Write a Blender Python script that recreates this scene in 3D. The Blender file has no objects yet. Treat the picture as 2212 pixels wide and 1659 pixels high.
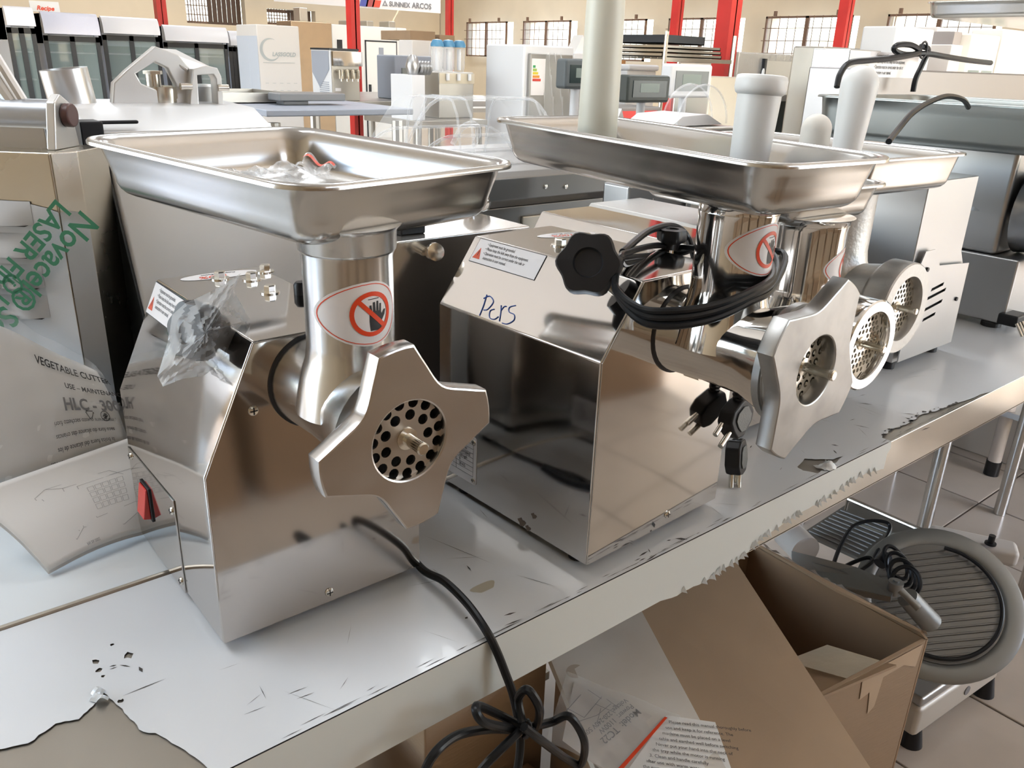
import bpy, bmesh, math, random
from mathutils import Vector, Matrix
import mathutils
random.seed(4)
SC = bpy.context.scene
COL = SC.collection
PI = math.pi
# ------------------------------------------------------------------ camera
F_PX, CX, CY, EYE = 1779.6, 1106.0, 829.5, 1.35
_p, _r, _w = math.radians(21.457), math.radians(1.978), math.radians(50.19)
_down = Vector((-math.sin(_r)*math.cos(_p), math.cos(_r)*math.cos(_p), math.sin(_p)))
_up = -_down
_h = Vector((0, 0, 1)) - _up*_up.z
_h.normalize()
_rt = _up.cross(_h)
if _rt.x < 0: _rt = -_rt
_X = _h*math.cos(_w) + _rt*math.sin(_w)
_Y = _h*math.cos(_w-PI/2) + _rt*math.sin(_w-PI/2)
R3 = Matrix((_X, _Y, _up))          # world <- camera (x right, y down, z forward)
cam_d = bpy.data.cameras.new('camera')
cam = bpy.data.objects.new('camera', cam_d); COL.objects.link(cam)
cam_d.sensor_width = 36; cam_d.sensor_fit = 'HORIZONTAL'
cam_d.lens = F_PX/2212*36
cam_d.clip_start = .02; cam_d.clip_end = 200
_c0, _c1, _c2 = R3.col[0], -R3.col[1], -R3.col[2]
cam.matrix_world = Matrix(((_c0.x, _c1.x, _c2.x, 0), (_c0.y, _c1.y, _c2.y, 0), (_c0.z, _c1.z, _c2.z, EYE), (0, 0, 0, 1)))
SC.camera = cam

def P(px, py, x=None, y=None, z=None):
    """surveyed point: where the sight line of a photo pixel meets one real plane"""
    d = R3 @ Vector((px-CX, py-CY, F_PX))
    if x is not None: t = x/d.x
    elif y is not None: t = y/d.y
    else: t = (z-EYE)/d.z
    return Vector((d.x*t, d.y*t, EYE+d.z*t))

# ------------------------------------------------------------------ world, sun, lights, exposure
world = bpy.data.worlds.new('world'); SC.world = world; world.use_nodes = True
wn = world.node_tree.nodes; wl = world.node_tree.links
bg = wn['Background']
sky = wn.new('ShaderNodeTexSky'); sky.sky_type = 'NISHITA'; sky.sun_disc = False
sky.sun_elevation = math.radians(38); sky.sun_rotation = math.radians(200); sky.air_density = 1.0; sky.dust_density = 2.5
wl.new(sky.outputs[0], bg.inputs[0]); bg.inputs[1].default_value = 1.3
def light(name, kind, loc, rot, energy, color=(1, 1, 1), **kw):
    d = bpy.data.lights.new(name, kind); d.energy = energy; d.color = color
    for k, v in kw.items(): setattr(d, k, v)
    o = bpy.data.objects.new(name, d); COL.objects.link(o); o.location = loc; o.rotation_euler = rot
    return o
def aim(o, tgt):
    o.rotation_euler = (Vector(tgt)-o.location).to_track_quat('-Z', 'Y').to_euler()
sun = light('sun', 'SUN', (8, -8, 6), (0, 0, 0), 5.0, (1, .93, .8), angle=math.radians(.6))
sun.rotation_euler = Vector((-.38, .72, -.58)).to_track_quat('-Z', 'Y').to_euler()
# daylight through the open shop front (behind and right of the camera), plus fill lamps added at the left wall and ceiling
a = light('shopfront_daylight', 'AREA', (7.6, -3.9, 1.5), (0, 0, 0), 85, (.99, .99, .97), shape='RECTANGLE', size=5.6, size_y=2.6); aim(a, (4.6, 3, .6))
a = light('left_fill_lamp', 'AREA', (-3.9, 5.0, 1.7), (0, 0, 0), 85, (.93, .97, 1), shape='RECTANGLE', size=5.5, size_y=2.0); aim(a, (5, 4.0, 1.0))  # added fill that brightens the left machines and papers
for i, (x, y, e) in enumerate([(-1.2, 1.8, 40), (2.2, 2.4, 56), (6.0, 3.5, 48), (2.0, 8.5, 66), (7.0, 9.5, 90), (4.5, 14.5, 90), (9.5, 14.0, 90)]):
    light('ceiling_fill_lamp', 'AREA', (x, y, 4.02), (0, 0, 0), e, (.91, .955, 1), shape='RECTANGLE', size=1.0, size_y=2.6)  # added under the ceiling to brighten the room; no fittings there
SC.view_settings.view_transform = 'Standard'; SC.view_settings.look = 'None'
SC.view_settings.exposure = .42; SC.view_settings.gamma = 1; SC.view_settings.use_curve_mapping = False
try:
    SC.cycles.use_denoising = True; SC.cycles.max_bounces = 14; SC.cycles.glossy_bounces = 12; SC.cycles.transmission_bounces = 10; SC.cycles.transparent_max_bounces = 12
    SC.cycles.caustics_reflective = False; SC.cycles.caustics_refractive = False; SC.cycles.sample_clamp_indirect = 6
except Exception: pass

# ------------------------------------------------------------------ materials
MATS = {}
def mat(name, col, rough=.5, metal=0., bump=0., bscale=40., bstretch=(1, 1, 1), var=0., vscale=6., spec=None, alpha=None, trans=0., coat=0., emis=None, var2=None, wave=0., wscale=4., ior=None, rvar=0.):
    if name in MATS: return MATS[name]
    m = bpy.data.materials.new(name); m.use_nodes = True
    nt = m.node_tree; b = nt.nodes['Principled BSDF']; L = nt.links
    b.inputs['Base Color'].default_value = (*col, 1); b.inputs['Roughness'].default_value = rough
    b.inputs['Metallic'].default_value = metal
    if spec is not None: b.inputs['Specular IOR Level'].default_value = spec
    if trans: b.inputs['Transmission Weight'].default_value = trans
    if ior: b.inputs['IOR'].default_value = ior
    if alpha is not None: b.inputs['Alpha'].default_value = alpha
    if coat: b.inputs['Coat Weight'].default_value = coat
    if emis: b.inputs['Emission Color'].default_value = (*emis[0], 1); b.inputs['Emission Strength'].default_value = emis[1]
    tc = nt.nodes.new('ShaderNodeTexCoord')
    def noise(scale, stretch=(1, 1, 1), detail=3):
        mp = nt.nodes.new('ShaderNodeMapping'); mp.inputs['Scale'].default_value = stretch
        n = nt.nodes.new('ShaderNodeTexNoise'); n.inputs['Scale'].default_value = scale; n.inputs['Detail'].default_value = detail
        L.new(tc.outputs['Object'], mp.inputs[0]); L.new(mp.outputs[0], n.inputs[0]); return n
    if var:
        n = noise(vscale); r = nt.nodes.new('ShaderNodeMix'); r.data_type = 'RGBA'
        c2 = var2 or tuple(c*(1-var) for c in col)
        rm = nt.nodes.new('ShaderNodeMapRange'); rm.inputs[1].default_value = .42; rm.inputs[2].default_value = .68
        L.new(n.outputs[0], rm.inputs[0]); L.new(rm.outputs[0], r.inputs[0])
        r.inputs[6].default_value = (*col, 1); r.inputs[7].default_value = (*c2, 1)
        L.new(r.outputs[2], b.inputs['Base Color'])
    if rvar:
        n = noise(vscale*1.7, detail=4); rm = nt.nodes.new('ShaderNodeMapRange'); rm.inputs[1].default_value = .35; rm.inputs[2].default_value = .7
        rm.inputs[3].default_value = rough; rm.inputs[4].default_value = rough+rvar
        L.new(n.outputs[0], rm.inputs[0]); L.new(rm.outputs[0], b.inputs['Roughness'])
    last = None
    if wave:
        n = noise(wscale, detail=0); bp = nt.nodes.new('ShaderNodeBump'); bp.inputs['Strength'].default_value = 1; bp.inputs['Distance'].default_value = wave
        L.new(n.outputs[0], bp.inputs['Height']); last = bp
    if bump:
        n = noise(bscale, bstretch); bp = nt.nodes.new('ShaderNodeBump'); bp.inputs['Strength'].default_value = 1; bp.inputs['Distance'].default_value = bump
        L.new(n.outputs[0], bp.inputs['Height'])
        if last: L.new(last.outputs[0], bp.inputs['Normal'])
        last = bp
    if last: L.new(last.outputs[0], b.inputs['Normal'])
    MATS[name] = m; return m
M_mirror = mat('polished_steel', (.60, .58, .56), .065, 1, wave=.0030, wscale=5)
M_brush = mat('brushed_steel', (.60, .595, .58), .22, 1, wave=.0004, wscale=20)
M_tray = mat('tray_steel', (.54, .535, .52), .20, 1, wave=.0012, wscale=9)
M_chrome = mat('bright_chrome', (.68, .67, .65), .08, 1, wave=.0016, wscale=14)
M_cast = mat('cast_alloy', (.56, .54, .52), .24, 1, wave=.0012, wscale=26)
M_scuffed = mat('scuffed_cast_alloy', (.40, .40, .39), .36, .95, wave=.0010, wscale=30, var=.18, vscale=30)
M_castrough = mat('sandcast_alloy', (.50, .495, .48), .42, .9, bump=.0006, bscale=160, rvar=.1)
M_bolt = mat('bolt_steel', (.72, .69, .62), .18, 1)
M_black = mat('black_plastic', (.012, .012, .014), .42, 0, spec=.35)
M_rubber = mat('black_cable', (.010, .011, .013), .32, spec=.25)
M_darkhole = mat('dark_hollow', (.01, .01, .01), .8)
M_white = mat('white_plastic', (.82, .83, .82), .35, spec=.4)
M_cream = mat('cream_plastic', (.78, .77, .66), .38, var=.05, vscale=10)
M_paper = mat('white_paper', (.80, .80, .79), .6)
M_sticker = mat('sticker_white', (.82, .80, .80), .3)
M_red = mat('sticker_red', (.78, .07, .02), .35)
M_ink = mat('black_ink', (.015, .015, .018), .5)
M_ink2 = mat('grey_ink', (.22, .22, .23), .6)
M_blueink = mat('blue_marker', (.03, .10, .42), .4)
M_film = mat('white_film', (.60, .63, .66), .24, 0, bump=.0009, bscale=7, var=.10, vscale=5, spec=.6, coat=.3)
M_mirror2 = mat('fine_brushed_steel', (.54, .51, .485), .085, 1, wave=.002, wscale=5)
M_filmside = mat('white_film_front', (.66, .68, .66), .3, 0, wave=.0015, wscale=6, var=.05, vscale=3)
M_bare = mat('bare_galvanised_steel', (.42, .39, .34), .34, .85, bump=.0002, bscale=12, rvar=.12)
M_baresteel = mat('bare_bright_steel', (.66, .64, .60), .16, 1, wave=.003, wscale=7)
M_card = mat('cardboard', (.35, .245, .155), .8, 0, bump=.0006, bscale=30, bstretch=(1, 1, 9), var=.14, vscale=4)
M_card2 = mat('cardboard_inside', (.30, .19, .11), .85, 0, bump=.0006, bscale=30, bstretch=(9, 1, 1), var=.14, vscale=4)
M_foam = mat('white_foam_board', (.68, .655, .61), .75, 0, bump=.0004, bscale=60, var=.12, vscale=4, var2=(.52, .47, .41))
M_tile = mat('floor_tile_cream', (.55, .49, .43), .28, 0, var=.10, vscale=5, bump=.0002, bscale=20, coat=.2)
M_grout = mat('grout', (.16, .13, .115), .9)
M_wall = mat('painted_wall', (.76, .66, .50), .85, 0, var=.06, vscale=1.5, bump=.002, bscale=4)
M_wall2 = mat('painted_wall_grey', (.60, .56, .47), .85, 0, var=.06, vscale=1.5)  # greyer tone for the left part of the back wall
M_ceil = mat('ceiling_sheet', (.72, .71, .68), .8)
M_redpaint = mat('red_paint', (.66, .035, .03), .4, var=.2, vscale=3)
M_clear = mat('clear_acrylic', (.96, .97, .97), .04, 0, trans=1.0, ior=1.32)
def clearfilm(name, col=(.9, .92, .93), op=.25, rough=.12, bumpd=.002, bs=30, edge=.9):
    m = bpy.data.materials.new(name); m.use_nodes = True; nt = m.node_tree; L = nt.links
    b = nt.nodes['Principled BSDF']; out = nt.nodes['Material Output']
    b.inputs['Base Color'].default_value = (*col, 1); b.inputs['Roughness'].default_value = rough
    tr = nt.nodes.new('ShaderNodeBsdfTransparent'); mx = nt.nodes.new('ShaderNodeMixShader')
    fr = nt.nodes.new('ShaderNodeLayerWeight'); fr.inputs[0].default_value = .35
    mr = nt.nodes.new('ShaderNodeMapRange'); mr.inputs[3].default_value = op; mr.inputs[4].default_value = edge
    n = nt.nodes.new('ShaderNodeTexNoise'); n.inputs['Scale'].default_value = bs; n.inputs['Detail'].default_value = 3
    tc = nt.nodes.new('ShaderNodeTexCoord'); L.new(tc.outputs['Object'], n.inputs[0])
    bp = nt.nodes.new('ShaderNodeBump'); bp.inputs['Distance'].default_value = bumpd; bp.inputs['Strength'].default_value = 1
    L.new(n.outputs[0], bp.inputs['Height']); L.new(bp.outputs[0], b.inputs['Normal']); L.new(bp.outputs[0], fr.inputs['Normal'])
    L.new(fr.outputs['Facing'], mr.inputs[0]); L.new(mr.outputs[0], mx.inputs[0])
    L.new(tr.outputs[0], mx.inputs[1]); L.new(b.outputs[0], mx.inputs[2]); L.new(mx.outputs[0], out.inputs['Surface'])
    return m
M_bag = clearfilm('clear_plastic_bag', op=.12, bumpd=.005, bs=16, edge=.6)
M_acry = clearfilm('clear_moulded_lid', (.93, .95, .96), op=.03, rough=.05, bumpd=.0003, bs=6, edge=.30)
M_acrydense = clearfilm('clear_moulded_edge', (.93, .95, .97), op=.14, rough=.05, bumpd=.0003, bs=6, edge=.5)
M_glass = clearfilm('fridge_glass', (.35, .44, .44), op=.35, rough=.03, bumpd=0.0001, bs=3)
M_frost = clearfilm('frosted_bag', (.85, .86, .87), op=.12, rough=.2, bumpd=.0015, bs=14, edge=.55)

# ------------------------------------------------------------------ mesh helpers
def vfn(m): return m if m else Matrix.Identity(4)
class MB:
    def __init__(s): s.v = []; s.f = []; s.mi = []
    def add(s, vs, fs, M=None, mi=0):
        o = len(s.v)
        s.v += [tuple(M @ Vector(v)) if M else tuple(v) for v in vs]
        s.f += [tuple(i+o for i in f) for f in fs]; s.mi += [mi]*len(fs); return s
    def box(s, a, b, M=None, mi=0):
        (x0, y0, z0), (x1, y1, z1) = a, b
        return s.add([(x0, y0, z0), (x1, y0, z0), (x1, y1, z0), (x0, y1, z0), (x0, y0, z1), (x1, y0, z1), (x1, y1, z1), (x0, y1, z1)],
                     [(0, 3, 2, 1), (4, 5, 6, 7), (0, 1, 5, 4), (1, 2, 6, 5), (2, 3, 7, 6), (3, 0, 4, 7)], M, mi)
    def prism(s, pts, a, b, axis='y', M=None, mi=0):
        """polygon in the two other axes, extruded along axis from a to b"""
        n = len(pts)
        def mk(p, t):
            return (p[0], t, p[1]) if axis == 'y' else ((t, p[0], p[1]) if axis == 'x' else (p[0], p[1], t))
        vs = [mk(p, a) for p in pts]+[mk(p, b) for p in pts]
        fs = [tuple(range(n)), tuple(reversed(range(n, 2*n)))]+[(i, i+n, (i+1) % n+n, (i+1) % n) for i in range(n)]
        return s.add(vs, fs, M, mi)
    def lathe(s, prof, n=32, M=None, cap=True, mi=0):
        vs = []; fs = []
        for r, z in prof:
            for k in range(n):
                a = 2*PI*k/n; vs.append((r*math.cos(a), r*math.sin(a), z))
        for j in range(len(prof)-1):
            for k in range(n):
                fs.append((j*n+k, j*n+(k+1) % n, (j+1)*n+(k+1) % n, (j+1)*n+k))
        if cap:
            if prof[0][0] > 1e-6: fs.append(tuple(reversed(range(n))))
            if prof[-1][0] > 1e-6: fs.append(tuple(range((len(prof)-1)*n, len(prof)*n)))
        return s.add(vs, fs, M, mi)
    def cyl(s, p0, p1, r, n=16, r1=None, mi=0, M=None):
        p0 = Vector(p0); p1 = Vector(p1); d = p1-p0
        T = Matrix.Translation(p0) @ d.to_track_quat('Z', 'Y').to_matrix().to_4x4()
        if M: T = M @ T
        return s.lathe([(r, 0), (r if r1 is None else r1, d.length)], n, T, True, mi)
    def tube(s, pts, r, n=8, M=None, smooth=6, mi=0, closed=False):
        pts = [Vector(p) for p in pts]
        if smooth > 1 and len(pts) > 2:
            q = []
            m = len(pts); rng = range(m if closed else m-1)
            for i in rng:
                if closed: p0, p1, p2, p3 = pts[(i-1) % m], pts[i], pts[(i+1) % m], pts[(i+2) % m]
                else: p0 = pts[max(i-1, 0)]; p1 = pts[i]; p2 = pts[i+1]; p3 = pts[min(i+2, m-1)]
                for k in range(smooth):
                    t = k/smooth
                    q.append(.5*((2*p1)+(p2-p0)*t+(2*p0-5*p1+4*p2-p3)*t*t+(3*p1-p0-3*p2+p3)*t**3))
            if not closed: q.append(pts[-1])
            pts = q
        m = len(pts); vs = []; fs = []; N = None
        for i, p in enumerate(pts):
            t = (pts[(i+1) % m]-pts[i-1]) if closed else (pts[min(i+1, m-1)]-pts[max(i-1, 0)])
            t.normalize()
            if N is None:
                N = t.orthogonal().normalized()
            else:
                N = (N-t*N.dot(t)); N = N.normalized() if N.length > 1e-6 else t.orthogonal().normalized()
            B = t.cross(N)
            for k in range(n):
                a = 2*PI*k/n; vs.append(tuple(p+(N*math.cos(a)+B*math.sin(a))*r))
        for i in range(m if closed else m-1):
            j = (i+1) % m
            for k in range(n): fs.append((i*n+k, i*n+(k+1) % n, j*n+(k+1) % n, j*n+k))
        if not closed: fs += [tuple(reversed(range(n))), tuple(range((m-1)*n, m*n))]
        return s.add(vs, fs, M, mi)
    def grid(s, fn, nu, nv, M=None, mi=0):
        vs = [fn(i/nu, j/nv) for j in range(nv+1) for i in range(nu+1)]
        fs = [(j*(nu+1)+i, j*(nu+1)+i+1, (j+1)*(nu+1)+i+1, (j+1)*(nu+1)+i) for j in range(nv) for i in range(nu)]
        return s.add(vs, fs, M, mi)
    def build(s, name, m, parent=None, bevel=0, smooth=True, seg=2, solid=0, ang=35):
        me = bpy.data.meshes.new(name); me.from_pydata(s.v, [], s.f)
        ms = m if isinstance(m, (list, tuple)) else [m]
        for x in ms: me.materials.append(x)
        if len(ms) > 1: me.polygons.foreach_set('material_index', s.mi)
        me.update()
        bm = bmesh.new(); bm.from_mesh(me); bmesh.ops.recalc_face_normals(bm, faces=bm.faces); bm.to_mesh(me); bm.free()
        if smooth:
            me.polygons.foreach_set('use_smooth', [True]*len(me.polygons))
            if not bevel: me.set_sharp_from_angle(angle=math.radians(ang))
        o = bpy.data.objects.new(name, me); COL.objects.link(o)
        if parent is not None: o.parent = parent
        if solid:
            md = o.modifiers.new('solid', 'SOLIDIFY'); md.thickness = solid; md.offset = 0
        if bevel:
            md = o.modifiers.new('bevel', 'BEVEL'); md.width = bevel; md.segments = seg; md.limit_method = 'ANGLE'; md.angle_limit = math.radians(30)
            md.harden_normals = True
        return o
def tag(o, label=None, cat=None, group=None, kind=None):
    if label: o['label'] = label
    if cat: o['category'] = cat
    if group: o['group'] = group
    if kind: o['kind'] = kind
    return o
def thing(name, label, cat, loc=(0, 0, 0), rz=0, group=None):
    o = bpy.data.objects.new(name, None); COL.objects.link(o); o.empty_display_size = .05
    o.location = loc; o.rotation_euler = (0, 0, rz)
    return tag(o, label, cat, group)
def kids(o): return [c for c in bpy.data.objects if c.parent == o]
def dup(o, parent=None, **kw):
    c = o.copy(); COL.objects.link(c)
    if parent is not None: c.parent = parent
    for ch in kids(o): dup(ch, c)
    return c
def from_curve(cu):
    o = bpy.data.objects.new('tmp', cu); COL.objects.link(o)
    dg = bpy.context.evaluated_depsgraph_get(); dg.update()
    me = bpy.data.meshes.new_from_object(o.evaluated_get(dg))
    vs = [tuple(v.co) for v in me.vertices]; fs = [tuple(p.vertices) for p in me.polygons]
    bpy.data.objects.remove(o); bpy.data.curves.remove(cu); bpy.data.meshes.remove(me)
    return vs, fs
def fill2d(loops, extrude=0, bevel=0):
    cu = bpy.data.curves.new('t', 'CURVE'); cu.dimensions = '2D'; cu.fill_mode = 'BOTH'; cu.extrude = extrude; cu.bevel_depth = bevel; cu.bevel_resolution = 1
    for lp in loops:
        sp = cu.splines.new('POLY'); sp.points.add(len(lp)-1)
        for i, p in enumerate(lp): sp.points[i].co = (p[0], p[1], 0, 1)
        sp.use_cyclic_u = True
    return from_curve(cu)
def text2d(s, size, align='LEFT', bold=0., shear=0., sx=1):
    cu = bpy.data.curves.new('t', 'FONT'); cu.body = s; cu.size = size; cu.align_x = align; cu.offset = bold; cu.shear = shear; cu.resolution_u = 3
    cu.space_line = .95
    vs, fs = from_curve(cu)
    return [(x*sx, y, z) for x, y, z in vs], fs
def frame_m(o, u, v):
    """matrix with x along u, y along v (made square), z out"""
    u = Vector(u).normalized(); v = Vector(v); w = u.cross(v).normalized(); v = w.cross(u)
    return Matrix(((u.x, v.x, w.x, o[0]), (u.y, v.y, w.y, o[1]), (u.z, v.z, w.z, o[2]), (0, 0, 0, 1)))
def circ(r, n=24, c=(0, 0), ph=0): return [(c[0]+r*math.cos(ph+2*PI*k/n), c[1]+r*math.sin(ph+2*PI*k/n)) for k in range(n)]
def rrect(w, l, r, n=5):
    out = []
    for cx, cy, a0 in ((w/2-r, l/2-r, 0), (-w/2+r, l/2-r, 90), (-w/2+r, -l/2+r, 180), (w/2-r, -l/2+r, 270)):
        for k in range(n+1):
            a = math.radians(a0+90*k/n); out.append((cx+r*math.cos(a), cy+r*math.sin(a)))
    return out
# ================================================================== setting
def struct(o): o['kind'] = 'structure'; return o
def rect_holes_wall(name, origin, u, w, h, holes, thick, m):
    """upright wall in plane spanned by u and z with rectangular openings (x0,x1,z0,z1)"""
    mb = MB(); xs = sorted({0, w} | {a for q in holes for a in q[:2]}); zs = sorted({0, h} | {a for q in holes for a in q[2:]})
    n = Vector((u[1], -u[0], 0)); O = Vector(origin); U = Vector(u)
    T = Matrix(((U.x, n.x, 0, O.x), (U.y, n.y, 0, O.y), (0, 0, 1, O.z), (0, 0, 0, 1)))
    for i in range(len(xs)-1):
        for j in range(len(zs)-1):
            cx, cz = (xs[i]+xs[i+1])/2, (zs[j]+zs[j+1])/2
            if any(q[0] < cx < q[1] and q[2] < cz < q[3] for q in holes): continue
            mb.box((xs[i], -thick, zs[j]), (xs[i+1], 0, zs[j+1]), T)
    return struct(mb.build(name, m, smooth=False))
# floor with separate tiles where they can be told apart
XF, YB, H = 12.0, 18.0, 4.1
fl = struct(MB().box((-4, -4, -.12), (XF+.2, YB+.2, -.004)).build('floor', M_grout, smooth=False))
tile_mb = MB(); g = .003; S = .33
tile_mb.box((g, g, -.01), (S-g, S-g, 0))
t0 = tile_mb.build('tile', M_tile, bevel=.002); t0.parent = fl
first = True
for i in range(2, 13):
    for j in range(-2, 6):
        x, y = 2.82-6*S+(i-4)*S+.66, .88+(j-3)*S
        if first: o = t0; first = False
        else: o = t0.copy(); COL.objects.link(o)
        o.location = (x, y, random.uniform(-.0008, .0008))
X0, X1, Y0, Y1 = 2.82-6*S-2*S+.66, 2.82-6*S+9*S+.66, .88-5*S, .88+3*S
tb = MB(); 
def tl(x0, y0, x1, y1, s=.66):
    nx = max(1, round((x1-x0)/s)); ny = max(1, round((y1-y0)/s)); dx = (x1-x0)/nx; dy = (y1-y0)/ny
    for i in range(nx):
        for j in range(ny):
            tb.box((x0+i*dx+g, y0+j*dy+g, -.01), (x0+(i+1)*dx-g, y0+(j+1)*dy-g, 0))
tl(-4, -4, XF, Y0); tl(-4, Y1, XF, YB); tl(-4, Y0, X0, Y1); tl(X1, Y0, XF, Y1)
o = tb.build('tile_field', M_tile, smooth=False, parent=fl); o['kind'] = 'stuff'
struct(MB().box((-4, -4, H), (XF+.2, YB+.2, H+.1)).build('ceiling', M_ceil, smooth=False))
# far wall with a row of barred windows (x = XF), measured: 1.47 m wide, every 2 m
wins = [(15.03, 16.50), (13.02, 14.49), (11.02, 12.49), (9.03, 10.51), (7.02, 8.51), (5.02, 6.50), (3.0, 4.48), (1.0, 2.48), (-1.0, .48)]
WZ0, WZ1 = 1.40, 2.115
rect_holes_wall('wall_far', (XF, YB, 0), (0, -1, 0), YB+4, H, [(YB-b, YB-a, WZ0, WZ1) for a, b in wins], .22, M_wall).location.x += .22
M_sash = mat('rusty_window_frame', (.20, .12, .08), .6)
M_pane = clearfilm('window_glass', (.8, .86, .9), op=.06, rough=.05, bumpd=.0001, bs=3)
M_day = mat('glowing_outside_wall', (.86, .90, .96), .9, emis=((.86, .93, 1.0), 2.2))  # glow put into the colour in place of daylight; not assigned
for k, (a_, b_) in enumerate(wins):
    y0, y1 = a_+.01, b_-.01
    mb = MB(); x = XF+.03
    for ya, yb, za, zb in ((y0, y1, WZ0, WZ0+.028), (y0, y1, WZ1-.028, WZ1), (y0, y0+.028, WZ0, WZ1), (y1-.028, y1, WZ0, WZ1), ((y0+y1)/2-.03, (y0+y1)/2+.03, WZ0, WZ1)):
        mb.box((x, ya, za), (x+.04, yb, zb))
    w = struct(mb.build('window_%d' % (k+1), M_sash, smooth=False))
    pb = MB(); pb.box((x+.02, y0+.03, WZ0+.03), (x+.024, y1-.03, WZ1-.03)); pb.build('pane', M_pane, w, smooth=False)
    for q in range(1, 10):
        if q == 5: continue
        yy = y0+(y1-y0)*q/10
        gb = MB(); gb.cyl((XF-.02, yy, WZ0), (XF-.02, yy, WZ1), .006, 6); gb.build('burglar_bar', M_sash, w)
    for zz in (1.58, 1.76, 1.94):
        gb = MB(); gb.cyl((XF-.025, y0, zz), (XF-.025, y1, zz), .006, 6); gb.build('burglar_bar', M_sash, w)
    lg = MB()
    for yy in (y0+.2, y1-.2): lg.box((XF-.04, yy-.02, WZ1), (XF, yy+.02, WZ1+.07))
    lg.build('bar_bracket', M_sash, w, smooth=False)
# back wall (y = YB) with two shaded high windows
bw = [(P(395, 30, y=YB).x, P(522, 30, y=YB).x, P(520, 56, y=YB).z, 2.66), (P(568, 30, y=YB).x, P(672, 30, y=YB).x, P(600, 54, y=YB).z, P(600, 20, y=YB).z)]
rect_holes_wall('wall_back', (-4, YB, 0), (1, 0, 0), XF+4.2, H, [(a+4, b+4, c, d) for a, b, c, d in bw], -.2, M_wall)
M_shutter = mat('brown_shutter', (.11, .07, .05), .7)
for k, (a_, b_, c_, d_) in enumerate(bw):
    mb = MB()
    for q in ((a_, c_, b_, c_+.05), (a_, d_-.05, b_, d_), (a_, c_, a_+.05, d_), (b_-.05, c_, b_, d_)): mb.box((q[0], YB+.04, q[1]), (q[2], YB+.09, q[3]))
    w = struct(mb.build('window_%d' % (10+k), M_sash, smooth=False))
    fr = .42 if k == 0 else .5
    sh = MB(); x = a_+(b_-a_)*fr; n = 7
    for i in range(n):
        xa = x+(b_-x)*i/n; sh.box((xa, YB+.01, c_), (xa+(b_-x)/n-.01, YB+.03, d_))
    sh.build('shutter', M_shutter, w, smooth=False)
    for q in range(1, 9):
        gb = MB(); xx = a_+(x-a_)*q/9; gb.cyl((xx, YB-.01, c_), (xx, YB-.01, d_), .012, 6); gb.build('burglar_bar', M_sash, w)
    for q in range(1, 5):
        gb = MB(); zz = c_+(d_-c_)*q/5; gb.cyl((a_, YB-.015, zz), (x, YB-.015, zz), .010, 6); gb.build('burglar_bar', M_sash, w)
# left part of the back wall stands forward and greyer
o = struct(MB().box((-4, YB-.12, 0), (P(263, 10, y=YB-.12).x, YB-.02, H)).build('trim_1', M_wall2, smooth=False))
# walls behind the camera: openings where the daylight comes in
rect_holes_wall('wall_front', (-4, -4, 0), (1, 0, 0), XF+4.2, H, [(5.0, 10.6, .15, 2.9), (12.5, 15.5, .9, 2.6)], .2, M_wall)
rect_holes_wall('wall_left', (-4, -4, 0), (0, 1, 0), YB+4, H, [(5.9, 12.0, .6, 2.8)], -.2, M_wall)  # opening made to suit the added left fill lamp
# white outdoor boundary wall and paving that the windows look onto
o = MB().box((-30, -30, -.3), (50, 50, -.15)).build('paving', mat('pale_paving', (.62, .60, .56), .9), smooth=False); o['kind'] = 'structure'
# red steel columns
def column(px, py, D, w, label):
    d = R3 @ Vector((px-CX, py-CY, F_PX)); hx = Vector((_h @ Vector((0, 0, 0)) if False else 0,)) if False else None
    hd = Vector((R3 @ _h)); hd.z = 0; t = D/(d.x*hd.x+d.y*hd.y); x, y = d.x*t, d.y*t
    c = thing('steel_column', label, 'column', (x, y, 0), 0, 'red steel columns')
    mb = MB(); mb.box((-w/2, -w/2, 0), (w/2, -w/2+.012, H)); mb.box((-w/2, w/2-.012, 0), (w/2, w/2, H)); mb.box((-.006, -w/2, 0), (.006, w/2, H))
    mb.box((-w/2, -w/2+.012, 0), (-w/2+.012, w/2-.012, H)) 
    mb.build('shaft', M_redpaint, c, smooth=False)
    MB().box((-w*.8, -w*.8, 0), (w*.8, w*.8, .015)).build('base_plate', M_redpaint, c, smooth=False)
    return c
column(345, 10, 13.2, .14, 'red steel column standing behind the glass-door display fridges')
column(762, 20, 7.6, .085, 'red steel column behind the soft-serve ice cream machine')
column(971, 20, 15.5, .105, 'slim red steel column right of the white hanging banner')
column(1464, 20, 11.0, .105, 'bright red steel column behind the black tray on the wire shelving')
column(1576, 20, 6.4, .12, 'wide dark red steel column between the two barred windows')
column(1828, 20, 9.4, .11, 'red steel column in front of the widest bright window')

# ================================================================== the long work table
T_Z = .85; YE = .487
M_tabfilm = mat('table_protective_film', (.74, .77, .80), .24, 0, bump=.0009, bscale=2.6, spec=.5, coat=.25)
tb_ = thing('work_table', 'long steel work table covered in peeling white protective film', 'table', (0, YE, 0))
def L2(p): return (p.x, p.y-YE)
XL, XR = -1.2, 2.9
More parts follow.
